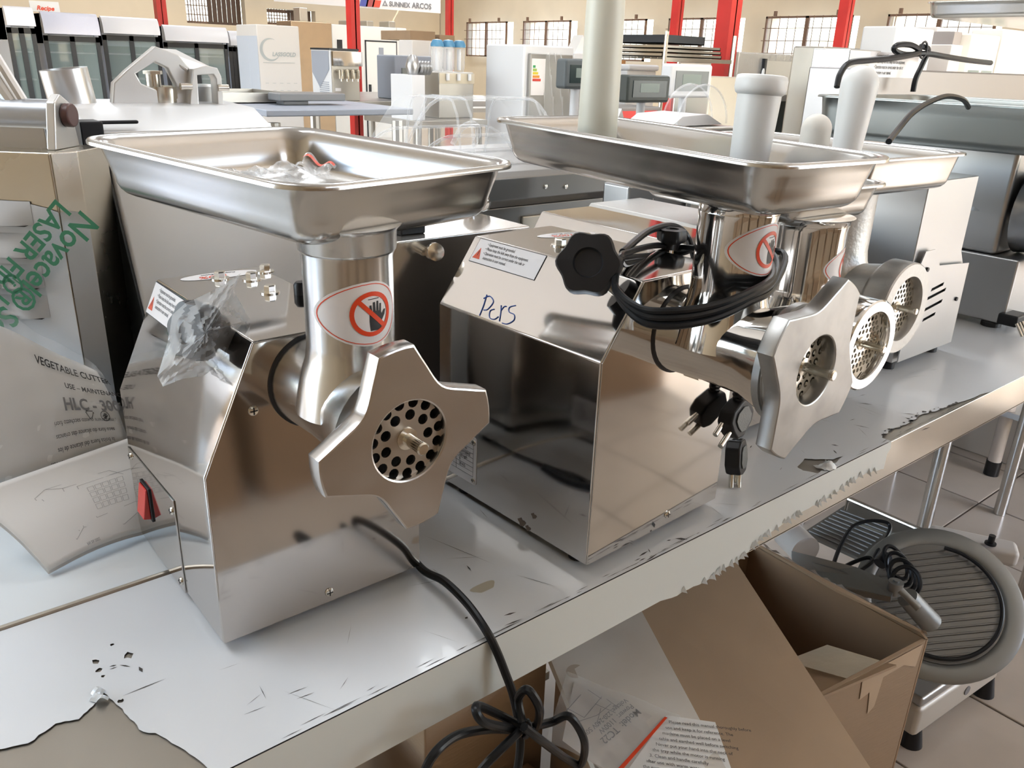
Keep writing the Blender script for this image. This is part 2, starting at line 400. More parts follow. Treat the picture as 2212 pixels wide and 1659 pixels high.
# bare steel top below the film
MB().box((XL, .0035, T_Z-.0035), (XR, .278, T_Z-.0018)).build('front_board', M_bare, tb_, smooth=False)
MB().box((XL, .284, T_Z-.0035), (XR, .75, T_Z-.0002)).build('rear_board', mat('film_rear', (.72, .76, .78), .26, bump=.0010, bscale=3, coat=.2), tb_, smooth=False)
sb = MB(); sb.tube([(XL, .281, T_Z-.0005), (XR, .281, T_Z-.0005)], .003, 8, smooth=1); sb.build('joint_strip', M_bare, tb_)
MB().box((XL, .0, T_Z-.064), (XR, .0035, T_Z-.002)).build('front_fascia', M_baresteel, tb_, bevel=.0012)
MB().box((XL, .0, T_Z-.064), (XR, .02, T_Z-.0615)).build('fascia_return', M_baresteel, tb_, smooth=False)
for x in (XL+.05, .9, 2.2, XR-.1):
    for y in (.32, .69):
        if x == .9 and y == .32: continue
        mb = MB(); mb.cyl((x, y, 0), (x, y, T_Z-.004), .019, 14); mb.build('leg', M_brush, tb_)
MB().box((XL, .5, .16), (.95, .72, .18)).build('undershelf', M_bare, tb_, smooth=False)
# protective film on the front board: one sheet with torn outline
def jag(pts, amp, n, rnd, closed=False):
    out = []
    for i in range(len(pts)-1):
        a_, b_ = Vector(pts[i]), Vector(pts[i+1])
        for k in range(n):
            t = k/n; p = a_.lerp(b_, t); d = (b_-a_).normalized(); nn = Vector((-d.y, d.x))
            p = p+nn*rnd.uniform(-amp, amp)*(1 if 0 < t else 0); out.append((p.x, p.y))
    out.append(tuple(pts[-1])); return out
rn = random.Random(3)
tearL = [L2(P(x, y, z=T_Z)) for x, y in [(-20, 1622), (60, 1605), (120, 1562), (170, 1553), (200, 1525), (215, 1492)]]
tearR = [L2(P(x, y, z=T_Z)) for x, y in [(222, 1495), (250, 1520), (275, 1545), (300, 1575), (345, 1588), (400, 1620), (440, 1650), (470, 1690)]]
front = [(XL, tearL[0][1])]+jag(tearL, .0010, 5, rn)+jag(tearR, .0012, 4, rn)[:-1]
edge_r = [L2(P(x, y, z=T_Z)) for x, y in [(2150, 842), (2056, 873), (2030, 884), (1990, 895), (1960, 915), (1930, 925), (1905, 945)]]
hole = [L2(P(x, y, z=T_Z)) for x, y in [(1722, 1008), (1738, 990), (1762, 992), (1800, 992), (1822, 985), (1800, 1003), (1778, 1012), (1766, 1022), (1735, 1016)]]
x_rip = edge_r[-1][0]
outer = front+[(tearR[-1][0]+.004, 0.0005), (x_rip, .0005)]+list(reversed(jag(edge_r, .0022, 6, rn)))+[(XR, .004), (XR, .277), (XL, .277)]
punct = []
for cx_, cy_, r_ in [(207, 1428, .0035), (213, 1447, .003), (222, 1460, .002), (241, 1392, .002), (278, 1415, .005), (262, 1513, .0025)]:
    c = L2(P(cx_, cy_, z=T_Z)); punct.append([(c[0]+r_*rn.uniform(.4, 1.3)*math.cos(a), c[1]+r_*rn.uniform(.4, 1.3)*math.sin(a)) for a in [2*PI*k/9 for k in range(9)]])
vs, fs = fill2d([outer, jag(hole+[hole[0]], .0012, 3, rn)[:-1]]+punct)
mb = MB(); mb.add([(x, y, T_Z-.0003) for x, y, _ in vs], fs); o = mb.build('protective_film', M_tabfilm, tb_, smooth=False)
# film over the fascia, ending in a ragged line
up = [(XL, .0), (x_rip+.01, .0)]
low = [P(x, y, y=YE) for x, y in [(1908, 1012), (1868, 1022), (1820, 1052), (1790, 1075), (1740, 1100), (1700, 1125), (1640, 1165), (1600, 1205), (1560, 1230), (1530, 1250), (1450, 1290)]]
lo2 = jag([(p.x, p.z-T_Z) for p in low], .0015, 7, rn)
poly = [(XL, 0), (x_rip, 0), (x_rip+.004, -.012), (x_rip-.004, -.02)]+lo2+[(lo2[-1][0]-.02, -.0635), (XL, -.0635)]
vs, fs = fill2d([poly])
mb = MB(); mb.add([(x, -.0008, T_Z+y-.0005) for x, y, _ in vs], fs)
mb.build('fascia_film', M_filmside, tb_, smooth=False)
# curled torn lips of film
M_lip = mat('torn_film_lip', (.62, .65, .67), .15, 0, bump=.002, bscale=60, coat=.5)
mb = MB()
for i in range(0, len(lo2)-2, 1):
    x, z = lo2[i]
    w = rn.uniform(.0015, .005)
    if rn.random() < .45:
        mb.add([(x-w, -.001, T_Z+z+.001), (x+w*.3, -.0045-rn.random()*.003, T_Z+z-.002+rn.uniform(-.002, .004)), (x+w, -.001, T_Z+z+.002), (x, -.0015, T_Z+z+.006+rn.random()*.004)], [(0, 1, 3), (1, 2, 3)])
o = mb.build('film_curls', M_lip, tb_); o['kind'] = 'stuff'
mb = MB()
c = L2(P(1780, 1003, z=T_Z))
mb.grid(lambda u, v: (c[0]-.018+.03*u, c[1]-.012+.018*v-.006*math.sin(PI*u), T_Z+.001+.009*math.sin(PI*v)*math.sin(PI*min(1, u*1.15))+.001*math.sin(u*19+v*7)), 12, 8)
mb.build('lifted_flap', M_lip, tb_)
c = L2(P(206, 1515, z=T_Z))
mb = MB(); mb.grid(lambda u, v: (c[0]-.002+.010*u+.002*math.sin(v*9), c[1]-.006+.016*v, T_Z+.001+.005*math.sin(PI*u)), 6, 6); mb.build('lifted_flap', M_lip, tb_)
# scuffs and scratches
sc_ = MB(); M_scuff = mat('scuff_mark', (.05, .045, .04), .6)
def scratch(px, py, qx, qy, w=.0004):
    a_, b_ = L2(P(px, py, z=T_Z)), L2(P(qx, qy, z=T_Z)); a_ = Vector(a_); b_ = Vector(b_); d = (b_-a_).normalized(); n = Vector((-d.y, d.x))*w
    sc_.add([(a_.x, a_.y, T_Z), (((a_+b_)/2)+n).to_tuple()+(T_Z,), (b_.x, b_.y, T_Z), (((a_+b_)/2)-n).to_tuple()+(T_Z,)], [(0, 1, 2, 3)])
for q in [(1853, 870, 1886, 874, .0012), (1843, 917, 1880, 925, .0009), (1795, 960, 1812, 963, .0015), (1800, 972, 1808, 980, .001), (1950, 893, 1980, 895, .001), (1955, 902, 1968, 906, .0018), (1857, 855, 1870, 852, .0006), (1835, 908, 1848, 905, .0006), (1088, 1330, 1115, 1322, .0012), (1088, 1352, 1130, 1336, .0008), (1008, 1221, 1018, 1233, .0009), (1110, 1240, 1205, 1268, .0003), (915, 1156, 1070, 1220, .0003), (1380, 1202, 1400, 1190, .0012), (1395, 1212, 1420, 1196, .0009), (1458, 1163, 1486, 1165, .0022), (1440, 1168, 1450, 1166, .001), (1005, 1337, 1010, 1332, .0015), (265, 1503, 360, 1465, .0006), (620, 1500, 665, 1483, .0004), (640, 1510, 680, 1495, .0004), (560, 1480, 575, 1510, .0003), (236, 1440, 252, 1436, .0008), (236, 1446, 254, 1440, .0006), (258, 1436, 282, 1440, .0008), (300, 1440, 308, 1452, .0015), (1745, 900, 1800, 912, .0003), (1990, 930, 2010, 922, .001), (1620, 968, 1624, 962, .0008), (1395, 1205, 1380, 1212, .0008), (1400, 1185, 1405, 1194, .0006), (1370, 1212, 1385, 1205, .0006)]:
    scratch(*q)
for k in range(46):
    px, py = rn.uniform(480, 1330), 0
    t = rn.uniform(.02, .24); x = rn.uniform(.15, 1.5); a_ = rn.uniform(0, PI); l = rn.uniform(.004, .03)
    d = Vector((math.cos(a_), math.sin(a_)))*l; n = Vector((-d.y, d.x)).normalized()*rn.uniform(.00012, .0003)
    p = Vector((x, t)); sc_.add([(*(p-d), T_Z), (*(p+n), T_Z), (*(p+d), T_Z), (*(p-n), T_Z)], [(0, 1, 2, 3)])
for k in range(60):
    x = rn.uniform(.18, 1.35); l = rn.uniform(.001, .02); y = .0035+abs(rn.gauss(0, .002)); sc_.add([(x-l, y, T_Z), (x, y+.0004, T_Z), (x+l, y+rn.uniform(-.0003, .0006), T_Z), (x, y-.0003, T_Z)], [(0, 1, 2, 3)])
for k in range(34):   # torn bits along the right front edge
    p = Vector(L2(P(rn.uniform(1905, 2070), 0+900, z=T_Z))); i = rn.randrange(len(edge_r)-1); p = Vector(edge_r[i]).lerp(Vector(edge_r[i+1]), rn.random())
    p += Vector((rn.uniform(-.004, .004), rn.uniform(-.002, .006))); r_ = rn.uniform(.0012, .0045)
    sc_.add([(p.x+r_*1.6*rn.uniform(.4, 1)*math.cos(a), p.y+r_*rn.uniform(.3, .8)*math.sin(a), T_Z+.0004) for a in [2*PI*q/7 for q in range(7)]], [tuple(range(7))])
o = sc_.build('scuff_marks', M_scuff, tb_, smooth=False); o['kind'] = 'stuff'
st = MB(); c = L2(P(1045, 1268, z=T_Z)); st.add([(c[0]+.014*math.cos(a)*(1+.2*math.sin(3*a)), c[1]+.008*math.sin(a)*(1+.2*math.cos(2*a)), T_Z-.0001) for a in [2*PI*k/20 for k in range(20)]], [tuple(range(20))])
st.build('yellow_stain', mat('old_glue_stain', (.50, .46, .36), .4), tb_, smooth=False)
# ================================================================== meat grinders
def hand_decal(mapf, parent, name='warning_sticker'):
    """egg-shaped white sticker with a red outline, red no-entry ring and black hand; mapf turns flat (u, v) into 3-D"""
    def egg(k):
        out = []
        for i in range(40):
            a = 2*PI*i/40; c, s_ = math.cos(a), math.sin(a)
            u = (.026 if c > 0 else .046)*c; v = .0245*s_*(1-.0*c)
            if c < 0: v *= (1-.25*abs(c)**2)
            out.append((u*k, v*k))
        return out
    root = None
    def put(loops, m, off, nm):
        nonlocal root
        vs, fs = fill2d(loops); bm = bmesh.new(); bv = [bm.verts.new(v) for v in vs]
        for f in fs:
            try: bm.faces.new([bv[i] for i in f])
            except ValueError: pass
        bmesh.ops.triangulate(bm, faces=bm.faces)
        for _ in range(6):
            es = [e for e in bm.edges if e.calc_length() > .004]
            if not es: break
            bmesh.ops.subdivide_edges(bm, edges=es, cuts=1); bmesh.ops.triangulate(bm, faces=bm.faces)
        mb = MB(); bm.verts.index_update()
        mb.add([mapf(v.co.x, v.co.y, off) for v in bm.verts], [tuple(v.index for v in f.verts) for f in bm.faces]); bm.free()
        o = mb.build(nm, m, root if root else parent)
        if root is None: root = o
        return o
    put([egg(1)], M_sticker, .0002, name)
    put([egg(.94), egg(.915)], M_red, .0004, 'outline')
    hand = [(-.0045, -.0125), (.0045, -.0125), (.0052, -.006), (.0085, -.001), (.0095, .003), (.0078, .0032), (.0055, .0002), (.0050, .0015), (.0052, .0085), (.0036, .0086), (.0032, .003), (.0026, .003), (.0026, .0108), (.0009, .0109), (.0006, .0032), (.0, .0032), (-.0004, .0104), (-.0022, .0102), (-.0022, .003), (-.0028, .003), (-.0034, .0082), (-.005, .008), (-.0052, -.005)]
    hand = [(u+.003, v*.95-.001) for u, v in hand]
    put([hand, ], M_ink, .0004, 'hand_symbol')
    put([[(-.003, .0108), (.006, .0112), (.006, .0118), (-.003, .0114)]], M_ink, .0004, 'hand_symbol')
    s2 = math.sqrt(.5); w = .0017
    put([circ(.0170, 36), circ(.0136, 36)], M_red, .0006, 'prohibition_ring')
    put([[(-.0150*s2-w*s2, .0150*s2-w*s2), (.0150*s2-w*s2, -.0150*s2-w*s2), (.0150*s2+w*s2, -.0150*s2+w*s2), (-.0150*s2+w*s2, .0150*s2+w*s2)]], M_red, .0007, 'prohibition_bar')
    return root
def warn_label(parent, O, u, v, w=.098, h=.026):
    F = frame_m(O, u, v)
    mb = MB(); mb.box((0, 0, 0), (w, h, .0002), F); lab = mb.build('warning_label', M_ink, parent, smooth=False)
    mb = MB(); mb.box((.0006, .0006, .0001), (w-.0006, h-.0006, .0003), F); mb.build('label_face', M_sticker, lab, smooth=False)
    mb = MB(); vs, fs = fill2d([[(.003, .005), (.0155, .005), (.0093, .019)]]); mb.add([(x, y, .0005) for x, y, z in vs], fs, F); mb.build('warning_triangle', mat('triangle_red', (.70, .10, .04), .4), lab, smooth=False)
    mb = MB()
    mb.add([(.0089, .009, .0007), (.0097, .009, .0007), (.0099, .015, .0007), (.0087, .015, .0007)], [(0, 1, 2, 3)], F)
    for i, s_ in enumerate(['\u2022 Equipment must be grounded.', '\u2022 Please keep the kids away from the equipment.', '\u2022 Operation must be correct under the rule or', '   instruction in user manual.']):
        vs, fs = text2d(s_, .0052, bold=.00003, sx=.70); mb.add([(x+.017, y+h-.0068-i*.0056, .0005) for x, y, z in vs], fs, F)
    mb.build('label_text', M_ink, lab, smooth=False)
    return lab
def tray(parent, w, l, d, cx, cy, z, rz=0, m=None, lip=.008, r=.035, draft=.012, tilt=(0, 0)):
    """pressed pan: rolled lip, draughted walls, filleted bottom; w x l at the lip, floor at z-d"""
    n = 7; T = Matrix.Translation((cx, cy, z)) @ Matrix.Rotation(rz, 4, 'Z') @ Matrix.Rotation(tilt[0], 4, 'X') @ Matrix.Rotation(tilt[1], 4, 'Y')
    rings = [(0, -.004), (0, -.0015), (.001, 0), (.003, .0003), (lip, -.001), (lip+.002, -.004)]
    for k in range(1, 4): rings.append((lip+.002+draft*.62*k/3, -.004-(d-.022)*k/3))
    for k in range(1, 6):
        a = PI/2*k/5; rings.append((lip+.002+draft*.62+.018*(1-math.cos(a)), -(d-.018)-.018*math.sin(a)))
    rings2 = [(o_-(.0012 if i > 3 else 0), z_-.0012) for i, (o_, z_) in enumerate(rings)]
    mb = MB()
    def ring(o_, z_):
        rr = max(.006, r-o_*.75); return [(x, y, z_) for x, y in rrect(w-2*o_, l-2*o_, rr, n)]
    N = 4*(n+1); vs = []; fs = []
    seq = rings; 
    for o_, z_ in seq: vs += ring(o_, z_)
    for j in range(len(seq)-1):
        for k in range(N): fs.append((j*N+k, j*N+(k+1) % N, (j+1)*N+(k+1) % N, (j+1)*N+k))
    fs.append(tuple(range((len(seq)-1)*N, len(seq)*N)))
    b0 = len(vs); out = [(0, -.004)]+[(o_-.0013, z_-.0010) for o_, z_ in seq[4:]]
    for o_, z_ in out: vs += ring(o_, z_)
    for j in range(len(out)-1):
        for k in range(N): fs.append((b0+j*N+k, b0+(j+1)*N+k, b0+(j+1)*N+(k+1) % N, b0+j*N+(k+1) % N))
    fs.append(tuple(reversed(range(b0+(len(out)-1)*N, b0+len(out)*N))))
    mb.add(vs, fs, T); return mb.build('feed_tray', m or M_tray, parent, ang=50)
def star(rt, rc, ph, half=.19, n=4, rin=None):
    out = []
    for k in range(n):
        a = ph+2*PI*k/n
        for q in range(5): t = -half+2*half*q/4; out.append((rt*math.cos(a+t), rt*math.sin(a+t)))
        a1 = a+half; a2 = a+2*PI/n-half
        for q in range(1, 12):
            t = q/12; rr = rt+(rc-rt)*math.sin(PI*t)**.8; aa = a1+(a2-a1)*t; out.append((rr*math.cos(aa), rr*math.sin(aa)))
    return out
def plate_holes(kind, R):
    out = []
    if kind == 'two':
        for rr, n, ph in ((R*.83, 15, .1), (R*.55, 9, .0)): out += [circ(.0042, 12, (rr*math.cos(ph+2*PI*k/n), rr*math.sin(ph+2*PI*k/n))) for k in range(n)]
    else:
        s_ = kind; rr = s_*.36
        for i in range(-9, 10):
            for j in range(-9, 10):
                x = s_*(i+.5*(j % 2)); y = s_*.866*j; q = math.hypot(x, y)
                if .009 < q < R-rr-.001: out.append(circ(rr, 8, (x, y)))
    return out
FY = Matrix(((1, 0, 0, 0), (0, 0, -1, 0), (0, 1, 0, 0), (0, 0, 0, 1)))   # flat xy -> xz, facing -y
def at(x, y, z, M=None): return Matrix.Translation((x, y, z)) @ (M or Matrix.Identity(4))
def grinder_head(g, cx, yf, yn, yr, za, z_top, rn_, rb, ringkind, rr, rc, ph, hr, plate, m_neck, m_ring, r_collar=None, flange=True, collar_h=.02, rec=.0145):
    """barrel + neck + ring + plate + stud; yf = body front, yn = neck axis, yr = ring front face"""
    mb = MB(); T = at(cx, 0, za, FY)     # local z = -y
    yb = -yf+.000; ye = -(yr+.022)
    L_ = ye-yb
    mb.lathe([(rb*.96, -.01), (rb*.96, yb+.0)] if False else [(rb*1.02, yb), (rb, yb+.01), (rb*.97, yb+L_*.35), (rb, yb+L_*.7), (rb*1.2, ye-.014), (rb*1.26, ye)], 40, T)
    # neck rises out of the barrel with a fillet
    mb.lathe([(rn_*1.35, za-.0), (rn_*1.18, za+rb*.72), (rn_*1.05, za+rb*1.05), (rn_, za+rb*1.35), (rn_, z_top-collar_h-.006), (rn_*1.03, z_top-collar_h)], 48, at(cx, yn, 0))
    mb.build('grinder_barrel', m_neck, g, ang=50)
    rcol = r_collar or rn_*1.10
    mb = MB(); mb.lathe([(rn_*1.0, z_top-collar_h-.003), (rcol, z_top-collar_h), (rcol*1.01, z_top-.004), (rcol*1.12, z_top)], 48, at(cx, yn, 0)); mb.build('neck_collar', m_neck, g, ang=50)
    if flange:
        mb = MB(); mb.lathe([(rb*1.0, yb-.001), (rb*1.07, yb-.0008), (rb*1.07, yb+.0012), (rb*1.05, yb+.0016), (rb*1.0, yb+.0016)], 48, T, cap=False); mb.build('dark_gap_ring', M_ink, g)  # black ring stands in for the dark recessed gap around the barrel
    # ring nut
    if ringkind == 'star':
        vs, fs = fill2d([star(rr, rc, ph), circ(hr, 48)], extrude=.0065, bevel=.0016)
        mb = MB(); mb.add(vs, fs, at(cx, yr+.008, za, FY)); 
        mb.lathe([(rc*.86, -(yr+.034)), (rc*.97, -(yr+.031)), (rc*.97, -(yr+.024)), (rc*.92, -(yr+.022)), (rc*.92, -(yr+.014))], 48, T, cap=False)
        o = mb.build('ring_nut', m_ring, g, ang=40)
    else:
        mb = MB(); mb.lathe([(rb*1.0, -(yr+.05)), (rr*.93, -(yr+.040)), (rr, -(yr+.034)), (rr, -(yr+.002)), (rr-.002, -yr), (hr+.001, -yr), (hr, -(yr+.002)), (hr, -(yr+.016)), (hr*.9, -(yr+.016))], 48, T, cap=False)
        o = mb.build('ring_nut', m_ring, g, ang=40)
    mb = MB(); mb.lathe([(hr*1.08, -(yr+.034)), (hr*1.08, -(yr+rec+.012))], 32, T); mb.build('dark_interior', M_darkhole, g)
    vs, fs = fill2d([circ(hr*1.1, 40)]+plate_holes(plate, hr*1.04), extrude=.0012)
    mb = MB(); mb.add(vs, fs, at(cx, yr+rec, za, FY)); pl = mb.build('cutting_plate', M_bolt if plate != 'two' else mat('plate_steel', (.45, .41, .36), .34, 1), g, smooth=False)
    mb = MB(); mb.lathe([(.0085, -(yr+rec-.001)), (.0085, -(yr+rec-.0025)), (.0046, -(yr+rec-.003)), (.0046, -(yr-.014)), (.0050, -(yr-.0145)), (.0050, -(yr-.0165)), (.0040, -(yr-.0175))], 20, T); mb.build('centre_stud', M_bolt, g)
def feet(g, pts, r=.011, h=.012):
    for x, y in pts:
        mb = MB(); mb.lathe([(r, 0), (r, h*.6), (r*.8, h)], 16, at(x, y, 0)); mb.build('rubber_foot', M_black, g)
def bolt(g, x, y, z, r=.0085, M=None):
    T = at(x, y, z) if M is None else M
    mb = MB(); mb.lathe([(r*1.35, 0), (r*1.35, .0012), (r*.98, .0013)], 20, T); o = mb.build('bolt', M_bolt, g)
    mb = MB(); mb.lathe([(r*.85, .0012), (r*.85, .0068), (r*.72, .0078)], 6, T); mb.build('bolt_head', M_bolt, o, ang=20)
def screw(g, M, r=.0035):
    mb = MB(); mb.lathe([(r, 0), (r*.9, .0012), (r*.5, .0018)], 14, M); o = mb.build('screw', M_bolt, g)
    mb = MB(); mb.box((-r*.7, -r*.12, .0017), (r*.7, r*.12, .0020), M); mb.box((-r*.12, -r*.7, .0017), (r*.12, r*.7, .0020), M); mb.build('screw_slot', M_ink, o, smooth=False)
def body(g, w, d, sh, top, c, z0=.010, m=None, mf=None):
    pr = [(-w/2, z0), (-w/2, sh), (-w/2+c, top), (w/2-c, top), (w/2, sh), (w/2, z0)]
    MB().prism(pr, .0016, d, 'y').build('housing', m or M_mirror, g, bevel=.002)
    q = [(-w/2+.0005, z0+.001), (-w/2+.0005, sh-.0005), (-w/2+c, top-.001), (w/2-c, top-.001), (w/2-.0005, sh-.0005), (w/2-.0005, z0+.001)]
    MB().prism(q, 0, .0015, 'y').build('front_panel', mf or m or M_mirror, g, bevel=.0006)
Z = T_Z
# ---- front grinder
G1 = thing('meat_grinder', 'nearest polished steel meat grinder, its knob bagged and a zip bag in its tray', 'meat grinder', (.292, .612, Z), 0)
body(G1, .206, .240, .175, .283, .050, mf=M_mirror2)
feet(G1, [(-.085, .03), (.085, .03), (-.085, .21), (.085, .21)])
grinder_head(G1, -.001, 0, -.066, -.150, .240, .385, .0338, .040, 'star', .0715, .0455, math.radians(8), .0325, 'two', M_brush, M_cast, r_collar=.0365, collar_h=.018, rec=.0065)
th0 = math.radians(-90)
hand_decal(lambda u, v, o: (-.001+(.0338+o)*math.cos(th0+u/.0338), -.066+(.0338+o)*math.sin(th0+u/.0338), .3235+v), G1)
tray(G1, .232, .300, .046, .305-.292+.004, .655-.612, 1.276-Z, math.radians(12.2), tilt=(math.radians(1.6), 0))
for x, y in [(.292, .821), (.317, .801), (.342, .825), (.312, .745)]: bolt(G1, x-.292, y-.612, .283, .0068)
sl = Vector((-.103, 0, .175)); tp = Vector((-.053, 0, .283)); upv = (tp-sl).normalized()
warn_label(G1, Vector((-.103, .238, .175))+upv*.084+Vector((-.0003, 0, .0001)), (0, -1, 0), upv, .12, .033)
# copper-motor sticker on the top
def top_sticker(g, x, y, z, rz):
    T = at(x, y, z) @ Matrix.Rotation(rz, 4, 'Z')
    vs, fs = fill2d([[(.040*math.cos(a), .013*math.sin(a)) for a in [2*PI*k/32 for k in range(32)]]])
    mb = MB(); mb.add([(a, b, .0003) for a, b, c in vs], fs, T); s_ = mb.build('motor_sticker', M_sticker, g, smooth=False)
    vs, fs = text2d('100%', .014, 'CENTER', .0002, .3); mb = MB(); mb.add([(a+.006, b-.001, .0005) for a, b, c in vs], fs, T); mb.build('sticker_text', M_red, s_, smooth=False)
    vs, fs = text2d('Copper Motor', .006, 'CENTER', .0001); mb = MB(); mb.add([(a, b-.008, .0005) for a, b, c in vs], fs, T); mb.build('sticker_text', M_ink, s_, smooth=False)
top_sticker(G1, .005, .222, .283, math.radians(178))
screw(G1, at(-.0, -.0002, .022, FY), .0045)
screw(G1, at(-.058, -.0002, .225, FY), .0045)
# switch plate on the left side
mb = MB(); mb.box((-.1045, .095, .010), (-.1032, .236, .112)); sw = mb.build('switch_plate', M_mirror, G1, bevel=.0004)
FX = Matrix(((0, 0, -1, 0), (-1, 0, 0, 0), (0, 1, 0, 0), (0, 0, 0, 1)))
for y, z in ((.103, .098), (.103, .02), (.228, .104)): screw(sw, at(-.1046, y, z, FX), .0042)
mb = MB(); mb.box((-.1062, .172, .052), (-.104, .200, .090)); mb.build('switch_bezel', M_black, sw, bevel=.0008)
mb = MB(); mb.prism([(-.106, .054), (-.1135, .056), (-.108, .088), (-.106, .088)], .175, .197, 'y'); mb.build('rocker_switch', mat('red_rocker', (.62, .03, .02), .25, coat=.4), sw, bevel=.001)
# locking knob in a torn bag on the upper-left flank
def star_knob(T, r=.024, h=.018, n=6):
    mb = MB(); pts = []
    N = n*8
    for k in range(N):
        a = 2*PI*k/N; pts.append((a, r*(1-.13*(.5-.5*math.cos(n*a))**1.0)))
    lv = [(.55, -h*.7), (.62, -h*.2), (.93, 0), (1, h*.25), (1, h*.75), (.93, h), (.45, h*1.04), (.40, h*.9), (0.001, h*.88)]
    vs = []; fs = []
    for s_, z_ in lv:
        for a, q in pts: qq = q if s_ > .7 else r; vs.append((qq*s_*math.cos(a), qq*s_*math.sin(a), z_))
    for j in range(len(lv)-1):
        for k in range(N): fs.append((j*N+k, j*N+(k+1) % N, (j+1)*N+(k+1) % N, (j+1)*N+k))
    fs.append(tuple(reversed(range(N)))); mb.add(vs, fs, T); return mb
def knob(g, p, d, r=.024, h=.018, shaft=.03, name='locking_knob'):
    T = Matrix.Translation(p) @ Vector(d).to_track_quat('Z', 'Y').to_matrix().to_4x4()
    o = star_knob(T, r, h).build(name, M_black, g, ang=50)
    mb = MB(); mb.lathe([(.0045, -shaft-h*.7), (.0055, -shaft-h*.7+.002), (.0055, -h*.6)], 14, T); mb.build('threaded_rod', M_bolt, o)
    return o
kp = P(445, 715, y=.665)
kp = Vector((kp.x-.292, kp.y-.612, kp.z-Z))
knob(G1, kp, (-.85, -.25, .25), .026, .02, .02)
# the small black cable gland behind the neck
mb = MB(); mb.lathe([(.007, .283), (.007, .292), (.005, .295)], 12, at(.335-.292, .725-.612, 0)); mb.build('cable_gland', M_black, G1)
# power cord: leaves under the body, runs over the table edge and hangs in a tied bunch
cord = MB()
def loc(p): return Vector(p)-Vector((.292, .612, Z))
pts = [loc((.395, .70, Z+.006)), loc((.40, .665, Z+.006)), loc(P(915, 1232, z=.858)), loc(P(960, 1256, z=.862)), loc(P(1010, 1305, z=.862)), loc(P(1050, 1362, z=.858)), loc(P(1072, 1405, y=.481)), loc(P(1090, 1450, y=.474)), loc(P(1108, 1500, y=.468)), loc(P(1120, 1560, y=.460)), loc(P(1124, 1600, y=.455)), loc(P(1118, 1660, y=.450)), loc(P(1095, 1760, y=.45))]
pts[1] = loc((.402, .655, Z+.006))
cord.tube(pts, .0042, 10)
for lp in ([(1128, 1570), (1080, 1545), (1030, 1525), (1045, 1560), (1110, 1575), (1125, 1585)], [(1130, 1575), (1190, 1560), (1230, 1548), (1262, 1600), (1255, 1650), (1225, 1640), (1170, 1600), (1132, 1570)],
           [(1125, 1578), (1060, 1575), (985, 1590), (930, 1640), (920, 1700), (1000, 1700), (1060, 1640), (1122, 1580)], [(1128, 1560), (1120, 1510), (1140, 1490), (1165, 1530), (1158, 1570), (1135, 1585)]):
    yy = .452+random.uniform(-.012, .012)
    cord.tube([loc(P(x, y, y=yy+.012*math.sin(i*1.7))) for i, (x, y) in enumerate(lp)], .0042, 10, smooth=8)
cd = cord.build('power_cord', M_rubber, G1)
mb = MB(); mb.tube([loc(P(1140, 1556, y=.443)), loc(P(1146, 1575, y=.440)), loc(P(1138, 1592, y=.443)), loc(P(1128, 1590, y=.46)), loc(P(1128, 1565, y=.463))], .0018, 6, closed=True); mb.build('cable_tie', M_ink, cd)

# ---- second grinder
A2 = math.radians(2.7)
G2 = thing('meat_grinder', 'second polished steel meat grinder with coiled black cord and blue handwriting', 'meat grinder', (.648, .514, Z), A2)
def g2(p): v = Matrix.Rotation(-A2, 4, 'Z') @ (Vector(p)-Vector((.648, .514, Z))); return v
body(G2, .228, .255, .236, .308, .052)
feet(G2, [(-.095, .03), (.095, .03), (-.095, .22), (.095, .22)])
grinder_head(G2, .004, 0, -.050, -.152, .248, .388, .0365, .0435, 'star', .084, .058, math.radians(58), .034, .0112, M_chrome, M_scuffed, r_collar=.0365, collar_h=.012)
hand_decal(lambda u, v, o: (.004+(.0365+o)*math.cos(math.radians(-88)+u/.0365), -.050+(.0365+o)*math.sin(math.radians(-88)+u/.0365), .346+v), G2)
q = g2((.665, .565, 1.286))
tray(G2, .180, .400, .046, q.x, q.y, q.z, math.radians(-3.9)-A2, tilt=(math.radians(1.2), 0))
for p in [(1210, 530), (1265, 518)]:
    q = g2(P(*p, z=1.158)); bolt(G2, q.x, q.y, .308, .0078)
sl = Vector((-.114, 0, .236)); tp = Vector((-.062, 0, .308)); upv = (tp-sl).normalized()
warn_label(G2, Vector((-.114, .243, .236))+upv*.058+Vector((-.0003, 0, .0003)), (0, -1, 0), upv, .110, .030)
top_sticker(G2, .035, .20, .308, math.radians(165))
# blue handwriting over the shoulder bend
pen = MB()
strokes = [[(1052, 637), (1045, 660), (1036, 682)], [(1045, 645), (1058, 640), (1066, 652), (1054, 668), (1045, 670)], [(1068, 668), (1059, 672), (1058, 686), (1068, 690), (1077, 684)], [(1083, 660), (1082, 676), (1079, 694)], [(1082, 672), (1089, 663), (1094, 662)], [(1114, 660), (1101, 664), (1100, 674), (1111, 680), (1110, 692), (1096, 700), (1085, 698)]]
# the writing lies on the left chamfer of the housing
def on_chamfer(px, py):
    d = R3 @ Vector((px-CX, py-CY, F_PX)); Rm = Matrix.Rotation(-A2, 3, 'Z'); o_ = g2((0, 0, EYE)); dd = Rm @ d
    n = Vector((-(.308-.236), 0, .052)).normalized(); t = (Vector((-.114, 0, .236))-o_).dot(n)/dd.dot(n); return o_+dd*t+n*.0004
for s_ in strokes: pen.tube([on_chamfer(x, y) for x, y in s_], .0006, 5)
pen.build('marker_writing', M_blueink, G2)
